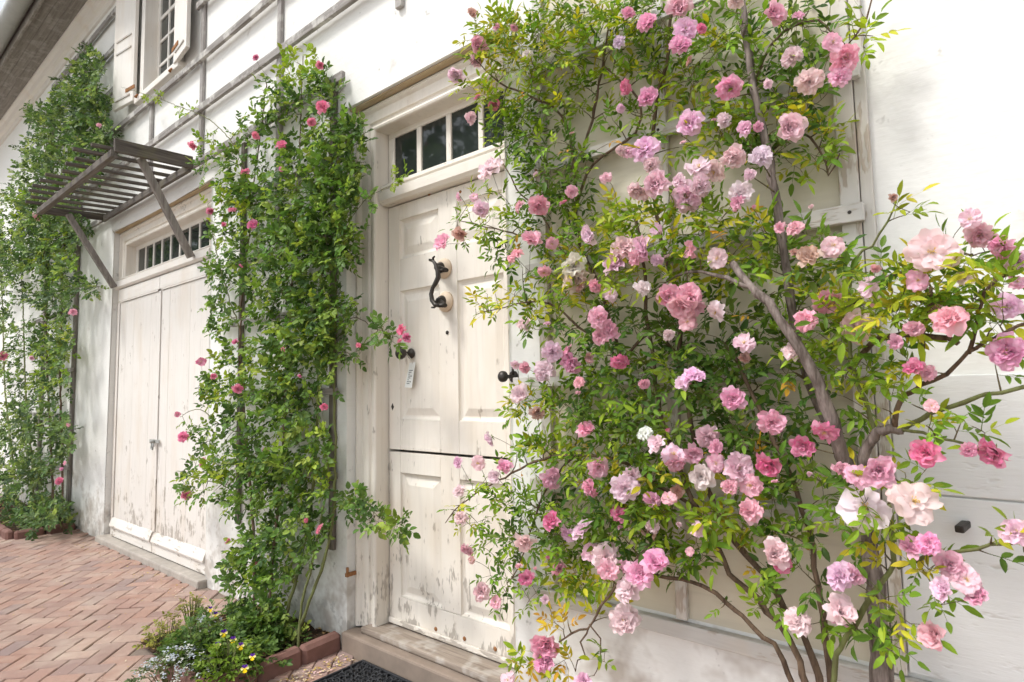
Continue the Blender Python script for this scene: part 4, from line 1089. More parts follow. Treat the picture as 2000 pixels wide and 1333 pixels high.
#  cx    cy   rx   ry   n   o0   o1   colours size
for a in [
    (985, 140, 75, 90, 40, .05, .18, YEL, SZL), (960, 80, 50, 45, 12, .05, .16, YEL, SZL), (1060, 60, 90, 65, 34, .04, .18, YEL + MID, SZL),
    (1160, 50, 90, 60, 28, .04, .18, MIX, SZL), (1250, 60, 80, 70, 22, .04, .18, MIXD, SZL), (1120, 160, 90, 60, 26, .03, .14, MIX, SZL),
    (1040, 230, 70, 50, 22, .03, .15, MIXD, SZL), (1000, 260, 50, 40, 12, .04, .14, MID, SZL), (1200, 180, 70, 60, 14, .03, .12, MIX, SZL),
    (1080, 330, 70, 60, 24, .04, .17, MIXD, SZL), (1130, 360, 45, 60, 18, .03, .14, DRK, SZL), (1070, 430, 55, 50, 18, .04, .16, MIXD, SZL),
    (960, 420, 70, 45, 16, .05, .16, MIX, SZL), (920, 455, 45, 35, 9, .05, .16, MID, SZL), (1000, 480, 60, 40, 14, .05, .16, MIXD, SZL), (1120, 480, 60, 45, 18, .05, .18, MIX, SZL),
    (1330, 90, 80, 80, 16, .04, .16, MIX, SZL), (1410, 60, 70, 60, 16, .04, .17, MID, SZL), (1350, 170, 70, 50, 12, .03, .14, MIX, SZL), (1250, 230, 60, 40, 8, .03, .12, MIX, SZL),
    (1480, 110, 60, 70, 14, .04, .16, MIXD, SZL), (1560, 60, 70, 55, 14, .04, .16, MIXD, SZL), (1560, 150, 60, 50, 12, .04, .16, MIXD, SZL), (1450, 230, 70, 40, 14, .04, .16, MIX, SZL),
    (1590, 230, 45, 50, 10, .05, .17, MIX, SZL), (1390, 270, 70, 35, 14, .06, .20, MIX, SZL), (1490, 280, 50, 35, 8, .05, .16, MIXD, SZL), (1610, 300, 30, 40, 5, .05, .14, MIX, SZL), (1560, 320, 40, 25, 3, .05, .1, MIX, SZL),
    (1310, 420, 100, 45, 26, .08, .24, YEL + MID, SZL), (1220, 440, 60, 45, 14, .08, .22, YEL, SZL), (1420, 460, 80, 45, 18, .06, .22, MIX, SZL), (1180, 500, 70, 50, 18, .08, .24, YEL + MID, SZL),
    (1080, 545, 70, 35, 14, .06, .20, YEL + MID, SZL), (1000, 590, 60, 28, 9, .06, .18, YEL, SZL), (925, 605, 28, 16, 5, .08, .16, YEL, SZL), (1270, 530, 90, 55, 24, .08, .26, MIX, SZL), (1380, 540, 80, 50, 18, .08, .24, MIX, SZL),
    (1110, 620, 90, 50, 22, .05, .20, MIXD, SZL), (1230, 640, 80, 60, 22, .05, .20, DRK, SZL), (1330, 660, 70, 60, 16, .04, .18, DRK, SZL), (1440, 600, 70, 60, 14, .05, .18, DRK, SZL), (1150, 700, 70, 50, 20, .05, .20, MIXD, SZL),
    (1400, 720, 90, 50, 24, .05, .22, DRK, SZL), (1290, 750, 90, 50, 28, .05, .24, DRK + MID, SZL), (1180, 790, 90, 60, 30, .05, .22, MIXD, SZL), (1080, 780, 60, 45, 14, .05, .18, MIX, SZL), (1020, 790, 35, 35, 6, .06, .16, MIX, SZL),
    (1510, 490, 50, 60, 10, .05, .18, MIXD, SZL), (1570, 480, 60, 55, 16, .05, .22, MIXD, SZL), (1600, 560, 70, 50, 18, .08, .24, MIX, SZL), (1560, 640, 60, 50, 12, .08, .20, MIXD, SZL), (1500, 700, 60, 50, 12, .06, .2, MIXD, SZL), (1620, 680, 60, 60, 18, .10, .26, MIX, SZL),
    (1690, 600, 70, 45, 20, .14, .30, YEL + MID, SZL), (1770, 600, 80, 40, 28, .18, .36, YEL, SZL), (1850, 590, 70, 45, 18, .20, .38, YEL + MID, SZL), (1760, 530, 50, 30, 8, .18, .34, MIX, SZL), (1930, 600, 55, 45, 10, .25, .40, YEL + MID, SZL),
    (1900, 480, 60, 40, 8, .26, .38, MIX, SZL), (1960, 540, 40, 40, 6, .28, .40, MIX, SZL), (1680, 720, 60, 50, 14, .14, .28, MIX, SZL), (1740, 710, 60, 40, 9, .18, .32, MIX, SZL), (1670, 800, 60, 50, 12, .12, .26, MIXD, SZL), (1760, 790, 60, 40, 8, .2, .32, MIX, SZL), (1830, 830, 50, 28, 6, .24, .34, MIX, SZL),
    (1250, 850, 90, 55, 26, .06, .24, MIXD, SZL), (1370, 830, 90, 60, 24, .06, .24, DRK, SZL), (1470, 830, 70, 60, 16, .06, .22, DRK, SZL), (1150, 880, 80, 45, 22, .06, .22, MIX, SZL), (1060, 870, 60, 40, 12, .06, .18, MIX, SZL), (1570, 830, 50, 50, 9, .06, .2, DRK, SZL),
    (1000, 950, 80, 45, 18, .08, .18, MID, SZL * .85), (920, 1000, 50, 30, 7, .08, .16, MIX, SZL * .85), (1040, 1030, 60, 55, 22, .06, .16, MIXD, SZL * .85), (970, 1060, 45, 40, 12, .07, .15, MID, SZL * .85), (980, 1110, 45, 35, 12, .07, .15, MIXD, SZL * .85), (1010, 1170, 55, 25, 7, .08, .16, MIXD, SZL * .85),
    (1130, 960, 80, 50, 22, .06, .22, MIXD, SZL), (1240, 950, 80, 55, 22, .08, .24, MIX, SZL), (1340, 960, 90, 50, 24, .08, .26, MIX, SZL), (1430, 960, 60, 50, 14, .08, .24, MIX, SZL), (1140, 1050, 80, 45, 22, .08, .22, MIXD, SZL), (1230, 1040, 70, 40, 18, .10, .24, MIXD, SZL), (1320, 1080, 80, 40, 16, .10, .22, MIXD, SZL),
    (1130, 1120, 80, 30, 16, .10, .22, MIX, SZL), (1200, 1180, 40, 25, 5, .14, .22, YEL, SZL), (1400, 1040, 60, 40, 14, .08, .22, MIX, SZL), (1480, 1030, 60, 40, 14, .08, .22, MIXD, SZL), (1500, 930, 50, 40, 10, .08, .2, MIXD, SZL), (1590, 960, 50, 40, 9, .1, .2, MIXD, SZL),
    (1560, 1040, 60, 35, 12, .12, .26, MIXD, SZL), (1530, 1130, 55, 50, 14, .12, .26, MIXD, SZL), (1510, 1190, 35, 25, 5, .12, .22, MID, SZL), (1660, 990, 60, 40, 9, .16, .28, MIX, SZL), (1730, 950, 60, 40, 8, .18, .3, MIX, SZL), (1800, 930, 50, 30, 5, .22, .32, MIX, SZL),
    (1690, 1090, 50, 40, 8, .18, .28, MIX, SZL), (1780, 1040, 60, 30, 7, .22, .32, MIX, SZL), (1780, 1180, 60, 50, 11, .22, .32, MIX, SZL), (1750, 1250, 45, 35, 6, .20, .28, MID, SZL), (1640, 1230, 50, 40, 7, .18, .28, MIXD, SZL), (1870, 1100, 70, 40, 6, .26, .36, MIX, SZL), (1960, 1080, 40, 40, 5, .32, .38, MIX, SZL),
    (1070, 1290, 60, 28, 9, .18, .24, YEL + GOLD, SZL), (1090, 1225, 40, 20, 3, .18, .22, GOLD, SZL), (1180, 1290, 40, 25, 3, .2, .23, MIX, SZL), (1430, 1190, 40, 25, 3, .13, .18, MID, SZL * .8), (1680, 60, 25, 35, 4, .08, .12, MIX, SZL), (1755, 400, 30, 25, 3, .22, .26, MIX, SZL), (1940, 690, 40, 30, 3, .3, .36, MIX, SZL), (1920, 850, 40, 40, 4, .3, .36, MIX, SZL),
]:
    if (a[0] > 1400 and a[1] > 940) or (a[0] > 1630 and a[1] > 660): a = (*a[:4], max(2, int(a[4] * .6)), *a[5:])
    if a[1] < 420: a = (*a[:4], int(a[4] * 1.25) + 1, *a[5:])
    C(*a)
for _ in range(40):      # scattered yellowing leaves
    x, y = rose.g.uniform(1000, 1880), rose.g.uniform(100, 1180)
    if x > 1600 and (y < 540 or y > 700): continue
    C(x, y, 10, 10, 1, .10, .24, GOLD, SZL * .8, 9)

FRONT = [(-.0, .0)]
def front(px, py):
    """how far the foliage front stands out from the wall at this place"""
    f = .19 + .07 * max(0, min(1, (px - 1000) / 300)) + .10 * max(0, min(1, (px - 1600) / 250))
    return f - .05 * max(0, min(1, (420 - py) / 200))
BL = '''935 86 34 M;928 120 26 P;890 148 30 P;1003 55 17 M;1030 105 20 W;965 205 22 D;920 230 24 P;1207 80 28 W;1218 170 30 D;1212 212 20 P;1228 25 22 M;922 24 18 S;970 52 14 M
1263 40 42 M;1325 15 44 M;1340 55 48 P;1330 84 44 M;1370 56 20 D;1436 2 30 P;1515 24 42 M;1265 190 36 M;1425 174 50 M;1343 240 50 P;1417 234 30 P;1455 250 28 P;1480 248 20 M;1546 108 40 P;1580 162 50 P;1545 248 48 P;1560 30 20 M;1500 165 16 P
1655 112 58 M;1640 146 42 M;1630 80 40 M;953 325 58 P;938 412 38 P;895 386 18 P;925 382 20 P;862 472 32 M;898 458 26 S;1052 405 42 M;1012 402 26 M;1116 376 26 M;1183 346 24 P;1147 460 38 P;1003 497 38 M;1040 465 34 M;1078 478 28 M
1213 293 22 P;1256 288 62 P;1225 296 26 P;1272 325 34 P;1280 357 46 P;1245 374 40 P;1364 320 52 P;1390 340 54 P;1372 364 44 P;1342 386 62 P;1322 352 32 P;1435 308 46 P;1488 303 46 W;1465 340 24 P;1445 376 48 W;1436 396 32 M;1550 444 34 M;1523 446 20 M;1220 480 56 P;1250 490 52 P;1238 505 34 M;1200 512 46 P;1280 448 26 P;1340 486 38 M;1283 506 26 P;1400 505 42 P;1577 498 38 S
1628 478 48 P;1745 386 16 S;1710 526 20 M;1820 490 84 P;1895 426 44 P;1915 462 54 M;1952 486 54 M;1988 512 44 P;1880 537 40 P;1795 547 46 M;1690 560 46 P;1616 592 52 M;1574 623 44 M;1668 640 66 P;1850 620 64 M;1970 602 56 P;1990 548 34 M;1786 642 34 M
1122 548 62 P;1122 520 46 W;1062 536 32 M;1160 562 30 M;1192 573 34 P;1256 560 32 W;1308 580 52 M;1347 574 54 M;1330 601 46 M;1357 600 36 M;1343 628 38 M;1168 622 44 M;1186 646 44 M;1172 656 30 M;1022 630 30 P;1080 688 40 P;1060 724 46 P;1112 712 42 M;1026 720 24 M;1006 716 22 P;1106 686 28 M;1212 710 36 D;1307 655 24 P;1350 730 48 P;1332 750 28 P;1130 746 24 M;1258 752 22 M;1015 770 32 P
1394 613 40 W;1453 665 44 P;1550 683 46 P;955 858 28 P;893 903 20 P;932 907 32 P;985 910 28 M;965 932 26 P;895 957 26 P;1080 935 42 M;1145 838 30 M;1170 915 44 M;1148 956 40 M;1219 956 58 P;1236 930 40 P;1050 806 26 S;900 1010 28 P;1075 1016 34 D;1210 1002 34 D
1258 845 32 W;1280 866 32 P;1316 884 54 P;1356 888 34 M;1320 906 36 M;1380 858 50 P;1399 874 30 M;1370 932 42 W;1398 906 36 M;1448 914 64 P;1462 950 50 M;1424 950 32 M;1430 780 40 M;1508 825 52 M;1500 912 46 D;1566 872 40 D;1274 976 34 M;1306 970 30 M;1466 994 52 M;1700 930 34 M
1608 850 50 D;1750 668 30 M;1785 716 32 D;1812 730 34 M;1960 688 68 M;1820 792 26 M;1805 885 50 D;1935 886 50 D;1894 880 32 M;1025 1060 38 P;910 1076 28 M;918 1094 18 S;940 1156 30 P;968 1176 24 M;1135 1036 38 P;1106 1046 34 P;1090 1108 30 M;1028 1130 26 D;1155 1080 38 P;1186 1086 56 P;1186 1116 42 M;1222 1112 32 M;1222 1146 60 P;1216 1210 62 P;1065 1172 16 P;1066 1264 50 M;1060 1290 40 M;990 1328 30 P;1140 1330 30 P
1275 1027 30 P;1360 1032 32 P;1281 1095 48 M;1250 1118 46 M;1515 1080 48 P;1530 1106 40 D;1560 1210 54 P;1346 1078 20 M;1645 914 36 M;1676 926 46 M;1718 920 52 M;1690 985 94 W;1791 975 90 P;1780 1066 42 M;1812 1060 46 M;1856 1104 48 M;1890 1132 54 P;1906 1162 40 M;1838 1150 44 P;1640 1122 52 P;1666 1126 40 M;1646 1192 52 P;1640 1210 30 M;1820 1242 50 M;1986 1036 56 P'''
for ln in BL.split('\n'):
    for it in ln.split(';'):
        x, y, d, tn = it.split(); x, y, d = float(x), float(y), float(d)
        form = 'open' if d > 80 and tn in 'WP' and x > 1600 else ('full' if d > 55 else None)
        rose.bloom(x, y, d * 1.07, tn, front(x, y) + rose.g.uniform(-.02, .05), form)
for _ in range(46):       # buds and spent heads among the open flowers
    x, y = rose.g.uniform(930, 1920), rose.g.uniform(60, 1150)
    if (1600 < x and (y < 480 or y > 760)) or (x < 1000 and 480 < y < 860) or (1640 < x and y > 1150): continue
    if rose.g.random() < .65: rose.bloom(x, y, rose.g.uniform(9, 15), rose.g.choice('MDMP'), front(x, y) - .02, 'bud', (rose.g.gauss(0, .3), -.3, 1))
    else: rose.bloom(x, y, rose.g.uniform(17, 25), 'S', front(x, y) - .03, 'cup', (rose.g.gauss(0, .6), -.6, rose.g.uniform(-.6, .6)))
rose.finish()

# --- rose between the two doors
GRN = [(0.126, 0.232, 0.051), (0.156, 0.269, 0.056), (0.094, 0.176, 0.043), (0.204, 0.307, 0.067), (0.266, 0.368, 0.073)]
LIM = [(0.243, 0.339, 0.044), (0.186, 0.295, 0.039), (0.300, 0.383, 0.049)]
r2 = Rose('pillar_rose', 'slender climbing rose with small hot pink flowers between the two doors', (-3.05, -.2, 0), 'round', 33)
for pts, a, b, mt in [
    ([(540, 1285, .20), (560, 1200, .16), (590, 1080, .12), (612, 950, .09), (620, 800, .08), (625, 650, .07), (630, 500, .07), (640, 350, .07), (645, 240, .06), (640, 190, .06)], .009, .003, 'green_cane'),
    ([(565, 1280, .20), (610, 1160, .15), (645, 1050, .11), (655, 900, .08), (652, 750, .07), (655, 600, .07), (655, 450, .07), (680, 330, .08), (690, 260, .08)], .008, .003, 'green_cane'),
    ([(500, 1260, .22), (498, 1150, .18), (492, 1000, .14), (480, 850, .12), (468, 700, .10), (475, 560, .09), (490, 430, .08), (500, 320, .07), (515, 220, .07), (520, 150, .07)], .009, .003, 'cane'),
    ([(525, 1270, .22), (530, 1130, .17), (545, 980, .14), (555, 850, .12), (560, 700, .10), (570, 560, .09), (575, 430, .08), (585, 300, .07), (588, 200, .07), (592, 110, .07)], .009, .0025, 'cane'),
    ([(580, 1275, .20), (590, 1180, .17), (612, 1090, .14), (630, 1000, .12), (640, 900, .1), (610, 780, .1)], .007, .003, 'green_cane'),
    ([(492, 1000, .14), (440, 950, .15), (400, 940, .16), (370, 930, .17)], .004, .0015, 'green_cane'),
    ([(480, 850, .12), (430, 830, .13), (390, 800, .15), (352, 815, .16)], .004, .0015, 'green_cane'),
    ([(490, 400, .08), (478, 330, .08), (450, 275, .09), (410, 235, .10), (360, 212, .11), (300, 190, .12), (236, 170, .13)], .0035, .0014, 'green_cane'),
    ([(650, 640, .07), (690, 620, .08), (730, 640, .09), (775, 658, .10)], .0025, .0014, 'cane'),
    ([(650, 985, .08), (690, 985, .09), (720, 995, .10), (760, 1020, .11), (795, 1020, .12)], .0025, .0012, 'green_cane'),
    ([(650, 690, .07), (685, 690, .08), (705, 705, .09)], .002, .0012, 'green_cane'),
    ([(650, 480, .07), (690, 420, .08), (720, 385, .09), (760, 365, .09)], .002, .0012, 'green_cane'),
    ([(660, 330, .07), (690, 270, .08), (705, 230, .09)], .003, .0015, 'green_cane'),
    ([(468, 640, .10), (440, 560, .11), (420, 480, .12), (405, 400, .12)], .004, .0015, 'green_cane'),
]: r2.cane(pts, a, b, mt, 7)
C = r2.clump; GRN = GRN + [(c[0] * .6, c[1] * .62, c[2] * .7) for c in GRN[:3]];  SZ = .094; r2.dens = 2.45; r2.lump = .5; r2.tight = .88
for a in [
    (590, 130, 40, 45, 10, .05, .12, LIM, SZ), (540, 190, 45, 40, 12, .05, .14, GRN + LIM, SZ), (640, 170, 35, 30, 8, .05, .12, GRN, SZ), (590, 210, 40, 30, 9, .05, .12, GRN, SZ), (500, 240, 35, 30, 6, .06, .12, GRN, SZ),
    (640, 250, 45, 40, 16, .05, .16, GRN, SZ), (455, 310, 40, 25, 8, .06, .15, GRN + LIM, SZ), (530, 300, 60, 40, 18, .05, .16, GRN, SZ), (610, 320, 60, 50, 26, .05, .18, GRN, SZ), (685, 300, 30, 60, 22, .05, .14, GRN, SZ), (690, 250, 25, 30, 8, .06, .12, GRN, SZ),
    (480, 380, 60, 45, 18, .06, .17, GRN + LIM, SZ), (570, 400, 70, 50, 28, .05, .18, GRN, SZ), (650, 400, 50, 60, 26, .05, .17, GRN, SZ), (445, 440, 45, 40, 13, .07, .17, GRN + LIM, SZ), (520, 470, 70, 50, 26, .06, .2, GRN, SZ), (610, 490, 70, 50, 30, .05, .2, GRN, SZ), (670, 480, 30, 50, 12, .05, .14, GRN, SZ),
    (450, 530, 45, 40, 16, .07, .18, GRN, SZ), (540, 560, 70, 45, 28, .06, .2, GRN, SZ), (620, 590, 55, 45, 24, .05, .17, GRN, SZ), (430, 610, 30, 45, 10, .07, .16, GRN, SZ), (500, 620, 50, 30, 8, .06, .16, GRN, SZ), (590, 660, 70, 45, 26, .05, .18, GRN + LIM, SZ), (640, 680, 35, 50, 14, .05, .15, GRN, SZ), (680, 610, 25, 28, 7, .06, .12, GRN, SZ), (692, 695, 22, 18, 6, .06, .11, GRN, SZ),
    (470, 690, 60, 30, 14, .08, .2, LIM + GRN, SZ), (530, 720, 60, 40, 20, .07, .2, LIM + GRN, SZ), (440, 760, 55, 35, 16, .09, .2, GRN + LIM, SZ), (560, 790, 55, 50, 24, .06, .18, GRN, SZ), (620, 770, 35, 45, 8, .05, .14, GRN, SZ), (470, 830, 60, 40, 18, .09, .2, GRN, SZ), (400, 850, 35, 30, 7, .12, .19, GRN, SZ), (590, 860, 60, 45, 24, .07, .2, GRN + LIM, SZ),
    (450, 900, 70, 40, 22, .1, .22, LIM + GRN, SZ), (400, 950, 50, 35, 16, .12, .22, GRN + LIM, SZ), (530, 920, 60, 50, 24, .08, .22, GRN, SZ), (610, 930, 45, 50, 18, .07, .18, GRN + LIM, SZ), (480, 980, 50, 35, 14, .1, .22, GRN, SZ), (560, 1000, 60, 45, 24, .09, .2, GRN, SZ), (625, 1020, 30, 35, 10, .07, .15, GRN, SZ),
    (520, 1060, 45, 35, 13, .1, .22, GRN, SZ), (480, 1100, 40, 40, 12, .12, .22, GRN + LIM, SZ), (470, 1150, 40, 30, 9, .13, .23, GRN, SZ), (530, 1140, 40, 40, 10, .12, .2, GRN, SZ), (590, 1100, 35, 40, 7, .1, .18, GRN, SZ), (510, 1200, 60, 35, 18, .14, .26, GRN, SZ), (550, 1230, 50, 30, 10, .15, .25, GRN, SZ), (480, 1240, 45, 25, 9, .16, .28, GRN, SZ),
    (700, 985, 28, 18, 7, .07, .12, GRN, SZ), (735, 1005, 28, 22, 9, .08, .13, GRN, SZ), (780, 1025, 25, 15, 5, .1, .13, GRN + LIM, SZ), (745, 645, 25, 14, 4, .08, .12, GRN, SZ), (770, 665, 10, 12, 2, .09, .12, GRN, SZ), (780, 345, 18, 12, 2, .08, .1, LIM, SZ * .8), (715, 400, 14, 14, 2, .08, .1, GRN, SZ), (300, 190, 25, 6, 3, .11, .13, LIM, SZ * .7), (370, 212, 25, 10, 3, .1, .13, LIM, SZ * .7), (400, 270, 25, 18, 3, .08, .13, LIM, SZ * .8), (395, 330, 18, 25, 3, .08, .13, GRN, SZ * .8),
]: C(*a)
for it in '625 128 13;500 113 10;628 208 22;608 240 18;498 265 16;550 282 19;478 333 20;376 285 14;453 408 16;437 440 13;493 440 20;411 413 13;460 668 14;393 706 18;465 760 16;417 735 10;552 684 12;633 795 13;346 810 11;357 853 20;395 908 13;396 898 10;364 967 18;622 1032 20;598 1017 9;504 1100 13;443 1056 13;700 675 10;783 645 19;794 660 19;780 665 10;552 330 14;470 520 10;585 735 9;520 880 11'.split(';'):
    x, y, d = map(float, it.split())
    r2.bloom(x, y, d * 1.1, r2.g.choice('HHHD'), .20 if x < 690 else .13, r2.g.choice(['full', 'cup', 'open']))
r2.finish()

# --- far left rose
GRY = [(0.120, 0.199, 0.074), (0.151, 0.239, 0.088), (0.092, 0.160, 0.060), (0.192, 0.280, 0.101), (0.256, 0.335, 0.118)]
r3 = Rose('far_climbing_rose', 'tall dense climbing rose by the far left trellis, reaching up to the eave', (-7.6, -.2, 0), 'round', 55)
for pts, a, b, mt in [
    ([(120, 1035, .15), (122, 900, .12), (118, 760, .10), (120, 600, .08), (125, 480, .08), (140, 380, .08), (155, 280, .08), (170, 180, .08), (178, 120, .08)], .012, .004, 'cane'),
    ([(105, 1035, .18), (100, 880, .14), (92, 720, .12), (90, 580, .10), (85, 460, .10), (80, 360, .10), (95, 260, .10)], .012, .004, 'cane'),
    ([(70, 1040, .22), (62, 900, .18), (50, 760, .16), (45, 600, .14), (40, 480, .14), (45, 380, .12)], .011, .004, 'green_cane'),
    ([(40, 1045, .25), (25, 900, .24), (10, 760, .22), (5, 600, .2), (0, 480, .18)], .011, .004, 'green_cane'),
    ([(125, 600, .1), (160, 565, .12), (195, 560, .14)], .004, .002, 'green_cane'),
]: r3.cane(pts, a, b, mt, 6)
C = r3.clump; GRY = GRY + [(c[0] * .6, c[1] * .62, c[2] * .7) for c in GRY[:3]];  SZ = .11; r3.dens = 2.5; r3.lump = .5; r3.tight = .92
for a in [
    (175, 135, 30, 35, 16, .06, .22, GRY, SZ), (150, 190, 50, 40, 30, .06, .26, GRY, SZ), (195, 210, 25, 40, 14, .06, .2, GRY, SZ), (100, 220, 50, 40, 26, .06, .26, GRY, SZ), (165, 260, 55, 40, 36, .06, .26, GRY, SZ), (90, 290, 50, 40, 30, .06, .28, GRY, SZ), (200, 270, 25, 30, 10, .06, .2, GRY, SZ), (140, 330, 60, 40, 34, .06, .28, GRY, SZ), (60, 350, 45, 40, 22, .08, .3, GRY, SZ), (195, 290, 22, 20, 8, .06, .2, GRY, SZ),
    (30, 420, 40, 50, 26, .1, .34, GRY + LIM, SZ), (90, 410, 55, 40, 34, .08, .3, GRY, SZ), (140, 440, 40, 40, 20, .06, .24, GRY, SZ), (50, 490, 50, 45, 30, .1, .3, GRY, SZ), (110, 500, 45, 50, 32, .06, .28, GRY + LIM, SZ), (5, 520, 30, 60, 16, .12, .32, GRY, SZ), (170, 560, 30, 14, 10, .08, .18, GRY, SZ),
    (110, 580, 35, 50, 26, .06, .24, GRY, SZ), (60, 580, 40, 40, 12, .08, .26, GRY, SZ), (15, 620, 25, 50, 10, .12, .3, GRY, SZ), (105, 670, 38, 50, 28, .06, .24, GRY + LIM, SZ), (60, 660, 25, 40, 6, .08, .24, GRY, SZ), (15, 720, 30, 50, 13, .12, .32, GRY, SZ), (100, 750, 40, 45, 22, .06, .26, GRY + LIM, SZ), (50, 760, 35, 45, 12, .1, .3, GRY, SZ),
    (30, 830, 45, 45, 24, .12, .34, GRY, SZ), (95, 830, 42, 45, 22, .06, .28, GRY, SZ), (125, 860, 22, 40, 9, .06, .18, GRY, SZ), (25, 910, 40, 45, 22, .14, .36, GRY, SZ), (80, 910, 35, 35, 14, .08, .26, GRY, SZ), (45, 980, 50, 40, 26, .14, .36, GRY, SZ), (95, 990, 40, 35, 18, .08, .3, GRY, SZ), (60, 1020, 60, 22, 22, .12, .4, GRY, SZ), (130, 1010, 15, 20, 4, .06, .12, GRY, SZ),
]: C(*a)
for it in '70 425 18;143 610 13;5 695 18;135 830 11;115 940 14;120 918 10;193 245 9;62 700 8;128 905 9'.split(';'):
    x, y, d = map(float, it.split()); r3.bloom(x, y, d * 1.1, r3.g.choice('MHM'), .26, 'full')
r3.finish()

# ------------------------------------------------------------------ flower bed plants
def mound(root, cx_, cy_, rx, ry, h, n, size, cols, seed, kind='small', z0=.03, name='foliage'):
    g = random.Random(seed); it = []
    for _ in range(n):
        a = g.uniform(0, 6.283); r = math.sqrt(g.random()); el = g.random()
        x, y = cx_ + rx * r * math.cos(a), cy_ + ry * r * math.sin(a)
        z = z0 + h * (1 - r * r * .8) * (g.uniform(.35, 1.0)) + g.uniform(0, .02)
        d = Vector((math.cos(a) + g.gauss(0, .6), math.sin(a) + g.gauss(0, .6), g.uniform(-.1, .9))).normalized()
        nr = Vector((g.gauss(0, .4), g.gauss(-.2, .4), 1)); nr = (nr - d * nr.dot(d)).normalized(); sd = nr.cross(d)
        c = g.choice(cols); f = g.uniform(.75, 1.25)
        it.append((LEAF[kind][g.randrange(8)], np.array([[d.x, sd.x, nr.x], [d.y, sd.y, nr.y], [d.z, sd.z, nr.z]]) * size * g.uniform(.7, 1.25), np.array([x, y, z]), (c[0] * f, c[1] * f, c[2] * f)))
    o = link(name, big_leaf_mesh(name, it), root); o.matrix_parent_inverse = Matrix.Translation(-root.location); tag(o, kind='stuff'); return o
def gp_(px, py, z): 
    p = on_ground(px, py, z); return p
def stems(root, cx_, cy_, rx, ry, h, n, seed):
    g = random.Random(seed); mb = MB()
    for _ in range(n):
        a = g.uniform(0, 6.283); r = math.sqrt(g.random()); b = Vector((cx_ + rx * .5 * r * math.cos(a), cy_ + ry * .5 * r * math.sin(a), .02))
        t = Vector((cx_ + rx * r * math.cos(a), cy_ + ry * r * math.sin(a), .03 + h * (1 - .6 * r * r)))
        mb.tube([b, b.lerp(t, .5) + Vector((0, 0, .02)), t], [.0022, .0018, .0012], 4)
    o = mb.build('stems', 'green_cane', root); o.matrix_parent_inverse = Matrix.Translation(-root.location); return tag(o, kind='stuff')

BG = [(.085, .16, .04), (.11, .19, .045), (.065, .12, .035), (.15, .23, .05)]
# sweet alyssum: cushion of tiny pale florets
def alyssum(px, py, rx, ry, h, n, seed, label):
    c = gp_(px, py, .06); root = thing('alyssum_plant', label, 'flower', (c[0], c[1], 0), 'alyssum cushions in the flower bed')
    mound(root, c[0], c[1], rx, ry, h, int(n * .8), .045, [(.12, .17, .08), (.09, .14, .06), (.17, .21, .11)], seed)
    stems(root, c[0], c[1], rx, ry, h, 40, seed)
    g = random.Random(seed + 1); mb = MB()
    for _ in range(n):
        a = g.uniform(0, 6.283); r = math.sqrt(g.random()); p = Vector((c[0] + rx * r * math.cos(a), c[1] + ry * r * math.sin(a), .035 + h * (1.02 - r * r * .75) + g.uniform(-.03, .015)))
        col = g.choice([(.50, .53, .55), (.42, .46, .54), (.58, .59, .55), (.38, .42, .48)])
        for _k in range(5):
            q = p + Vector((g.gauss(0, .006), g.gauss(0, .006), g.gauss(.002, .003))); s = g.uniform(.0035, .0055); t_ = g.uniform(0, 1.57)
            e1 = Vector((math.cos(t_), math.sin(t_), g.uniform(-.4, .4))) * s; e2 = Vector((-math.sin(t_), math.cos(t_), g.uniform(-.4, .4))) * s
            mb.add([q - e1, q - e2, q + e1, q + e2, q + Vector((0, 0, .002))], [(0, 1, 4), (1, 2, 4), (2, 3, 4), (3, 0, 4)], 0, col)
    o = mb.build('florets', 'chip', root, colors=True); o.matrix_parent_inverse = Matrix.Translation(-root.location); tag(o, kind='stuff')
alyssum(345, 1318, .17, .15, .12, 150, 61, 'pale silvery alyssum cushion spilling over the paving at the bed corner')
alyssum(405, 1240, .13, .10, .10, 55, 62, 'smaller white alyssum cushion between the violas')
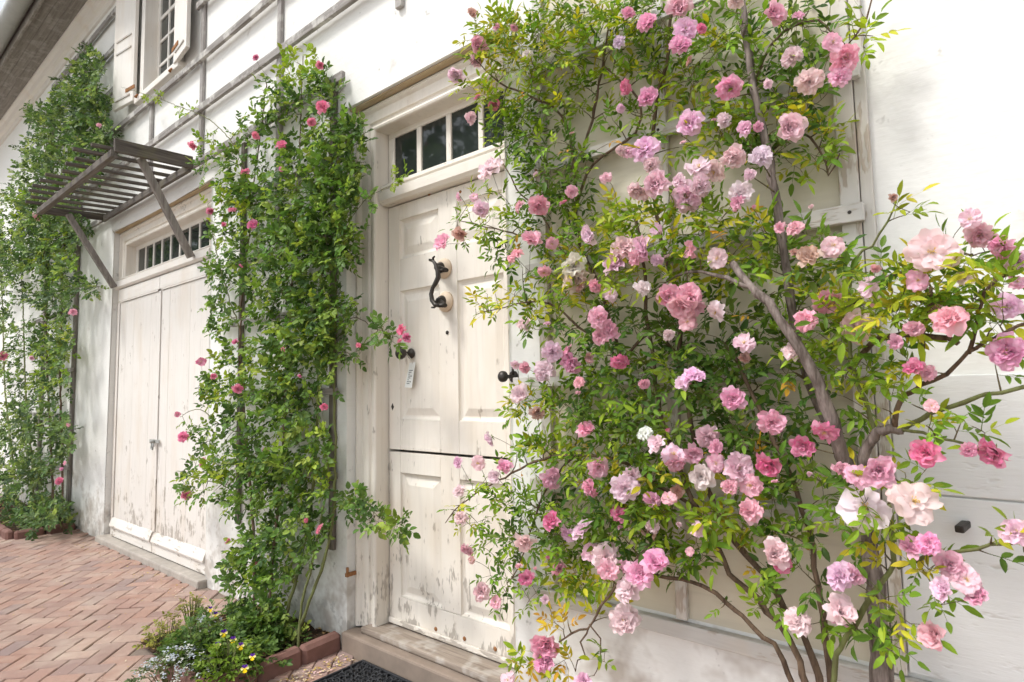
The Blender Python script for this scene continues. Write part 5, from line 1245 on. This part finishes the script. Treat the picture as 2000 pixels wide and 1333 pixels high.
# violas
def viola_flower():
    mb = MB()
    Yl, Pu, Wh = (.85, .62, .02), (.10, .03, .28), (.86, .80, .42)
    def petal(ang, L, W, col, tip):
        vs = []; n = 6
        vs.append((0, 0, 0))
        for i in range(n + 1):
            u_ = -1 + 2 * i / n; a = ang + u_ * W; r = L * (1 - .18 * u_ * u_)
            vs.append((r * math.cos(a), r * math.sin(a), .06 + .10 * u_ * u_))
        o = len(mb.v); mb.add(vs, [(0, i, i + 1) for i in range(1, n + 1)], 0, tip); mb.c[o] = col
    petal(R_(60), .85, .5, Pu, Pu); petal(R_(120), .85, .5, Pu, Pu)
    for a in (R_(0), R_(180)): petal(a, .85, .5, Yl, Wh)
    petal(R_(270), .95, .7, Yl, Yl)
    me = mb.mesh('flower', True); me.materials.append(M['chip']); return me
VF = viola_flower()
def viola(flowers, base, seed, label, n=60):
    c = gp_(*base, .05); root = thing('viola_plant', label, 'flower', (c[0], c[1], 0), 'violas in the flower bed')
    mound(root, c[0], c[1], .10, .09, .13, n, .062, BG, seed, 'round'); g = random.Random(seed); st = MB()
    for px, py in flowers:
        p = Vector(gp_(px, py, .17)); f = (Vector(CAM) - p).normalized() + Vector((g.gauss(0, .2), 0, .1)); f.normalize()
        o = link('flower', VF, root); rt = f.to_track_quat('Z', 'Y').to_matrix().to_4x4()
        o.matrix_parent_inverse = Matrix.Translation(-root.location); o.matrix_basis = Matrix.Translation(p) @ rt @ Matrix.Scale(.017 * g.uniform(.9, 1.15), 4)
        st.tube([(c[0] + g.uniform(-.03, .03), c[1] + g.uniform(-.03, .03), .03), p + Vector((g.uniform(-.02, .02), .02, -.06)), p - f * .004], .0016, 4)
    o = st.build('stems', 'green_cane', root); o.matrix_parent_inverse = Matrix.Translation(-root.location)
viola([(411, 1190), (421, 1201)], (420, 1222), 71, 'viola with two yellow and purple flowers nearest the wall')
viola([(437, 1237)], (445, 1262), 72, 'viola with one flower in the middle of the bed')
viola([(455, 1250), (470, 1262)], (470, 1278), 73, 'viola with yellow flowers beside the rose stems')
viola([(425, 1260)], (430, 1285), 74, 'viola with one purple topped flower above the alyssum')
viola([(493, 1283), (478, 1306)], (500, 1305), 75, 'viola with yellow flower next to the brick edging', 40)
def leafy(px, py, rx, ry, h, n, size, cols, seed, label, kind='small'):
    c = gp_(px, py, .05); root = thing('bedding_plant', label, 'plant', (c[0], c[1], 0), 'leafy plants in the flower bed')
    mound(root, c[0], c[1], rx, ry, h, n, size, cols, seed, kind); stems(root, c[0], c[1], rx, ry, h, 30, seed)
leafy(385, 1285, .15, .13, .18, 240, .060, BG, 81, 'bushy green plant behind the alyssum cushion', 'round')
leafy(325, 1262, .10, .09, .15, 90, .050, [(.26, .27, .06), (.21, .24, .05), (.32, .30, .08)], 82, 'yellow green leafy plant at the left end of the bed')
leafy(375, 1205, .08, .06, .13, 46, .050, [(.26, .26, .07), (.20, .22, .06)], 83, 'thin yellow green sprigs at the wall end of the bed')
leafy(445, 1318, .11, .10, .16, 170, .055, [(.16, .26, .03), (.13, .22, .03), (.20, .29, .04)], 84, 'bright green plant at the near end of the bed', 'round')
leafy(510, 1245, .16, .10, .16, 190, .065, DRK + BG, 85, 'dark green leafy plant round the foot of the rose stems', 'round')
leafy(560, 1250, .10, .08, .08, 40, .055, BG, 86, 'low seedlings on the dark mulch near the wall', 'round')

# ------------------------------------------------------------------ unseen trees, added so the panes mirror something dark
def added_yard_tree(x, y, h, rc, seed, label):
    g = random.Random(seed); root = thing('added_yard_tree', label, 'tree', (x, y, -.06), 'unseen trees added for the panes to mirror')
    mb = MB(); top = Vector((x + g.uniform(-.4, .4), y, h * .62))
    mb.tube([(x, y, -.1), (x + .05, y, h * .2), (x + .1, y, h * .4), top], [.24, .19, .15, .07], 9)
    for k in range(9):
        a = g.uniform(0, 6.28); z = h * g.uniform(.28, .6); e = Vector((x + math.cos(a) * rc * .75, y + math.sin(a) * rc * .75, z + h * .2))
        mb.tube([(x + .08, y, z), Vector((x, y, z)).lerp(e, .5) + Vector((0, 0, .2)), e], [.09, .06, .025], 6)
    part(mb, 'trunk', 'trunk', root, 0)
    n = 4200; vs = np.empty((n, 4, 3)); cl = np.ones((n, 4, 4), np.float32); rs = np.random.RandomState(seed)
    lobes = [(rs.normal(0, .45, 3) * np.array([rc, rc, h * .26]) * .9, rs.uniform(.45, .8)) for _ in range(14)]
    for i in range(n):
        lc, lr = lobes[i % 14]; d = rs.normal(0, 1, 3); d /= np.linalg.norm(d) + 1e-9
        c = np.array([x, y, h * .66]) + lc + d * lr * rc * .62 * rs.uniform(.6, 1.05) * np.array([1, 1, .8])
        u_ = rs.normal(0, 1, 3); u_ /= np.linalg.norm(u_); v_ = np.cross(u_, rs.normal(0, 1, 3)); v_ /= np.linalg.norm(v_) + 1e-9; s = rs.uniform(.10, .20)
        vs[i] = [c - u_ * s, c - v_ * s * .6, c + u_ * s, c + v_ * s * .6]; f = rs.uniform(.6, 1.3); cl[i, :, :3] = np.array([.055, .10, .025]) * f
    me = bpy.data.meshes.new('crown'); me.from_pydata([tuple(p) for p in vs.reshape(-1, 3)], [], [(4 * i, 4 * i + 1, 4 * i + 2, 4 * i + 3) for i in range(n)])
    ca = me.color_attributes.new('col', 'FLOAT_COLOR', 'POINT'); ca.data.foreach_set('color', cl.ravel())
    o = link('crown', me, root, 'leaf'); o.matrix_parent_inverse = Matrix.Translation(-root.location); tag(o, kind='stuff')
added_yard_tree(-9.5, -10.0, 11.0, 3.4, 901, 'unseen leafy tree added across the yard for the panes to mirror')
added_yard_tree(-29.5, -10.0, 11.0, 3.8, 904, 'unseen leafy tree added at the far end of the yard for the panes to mirror')
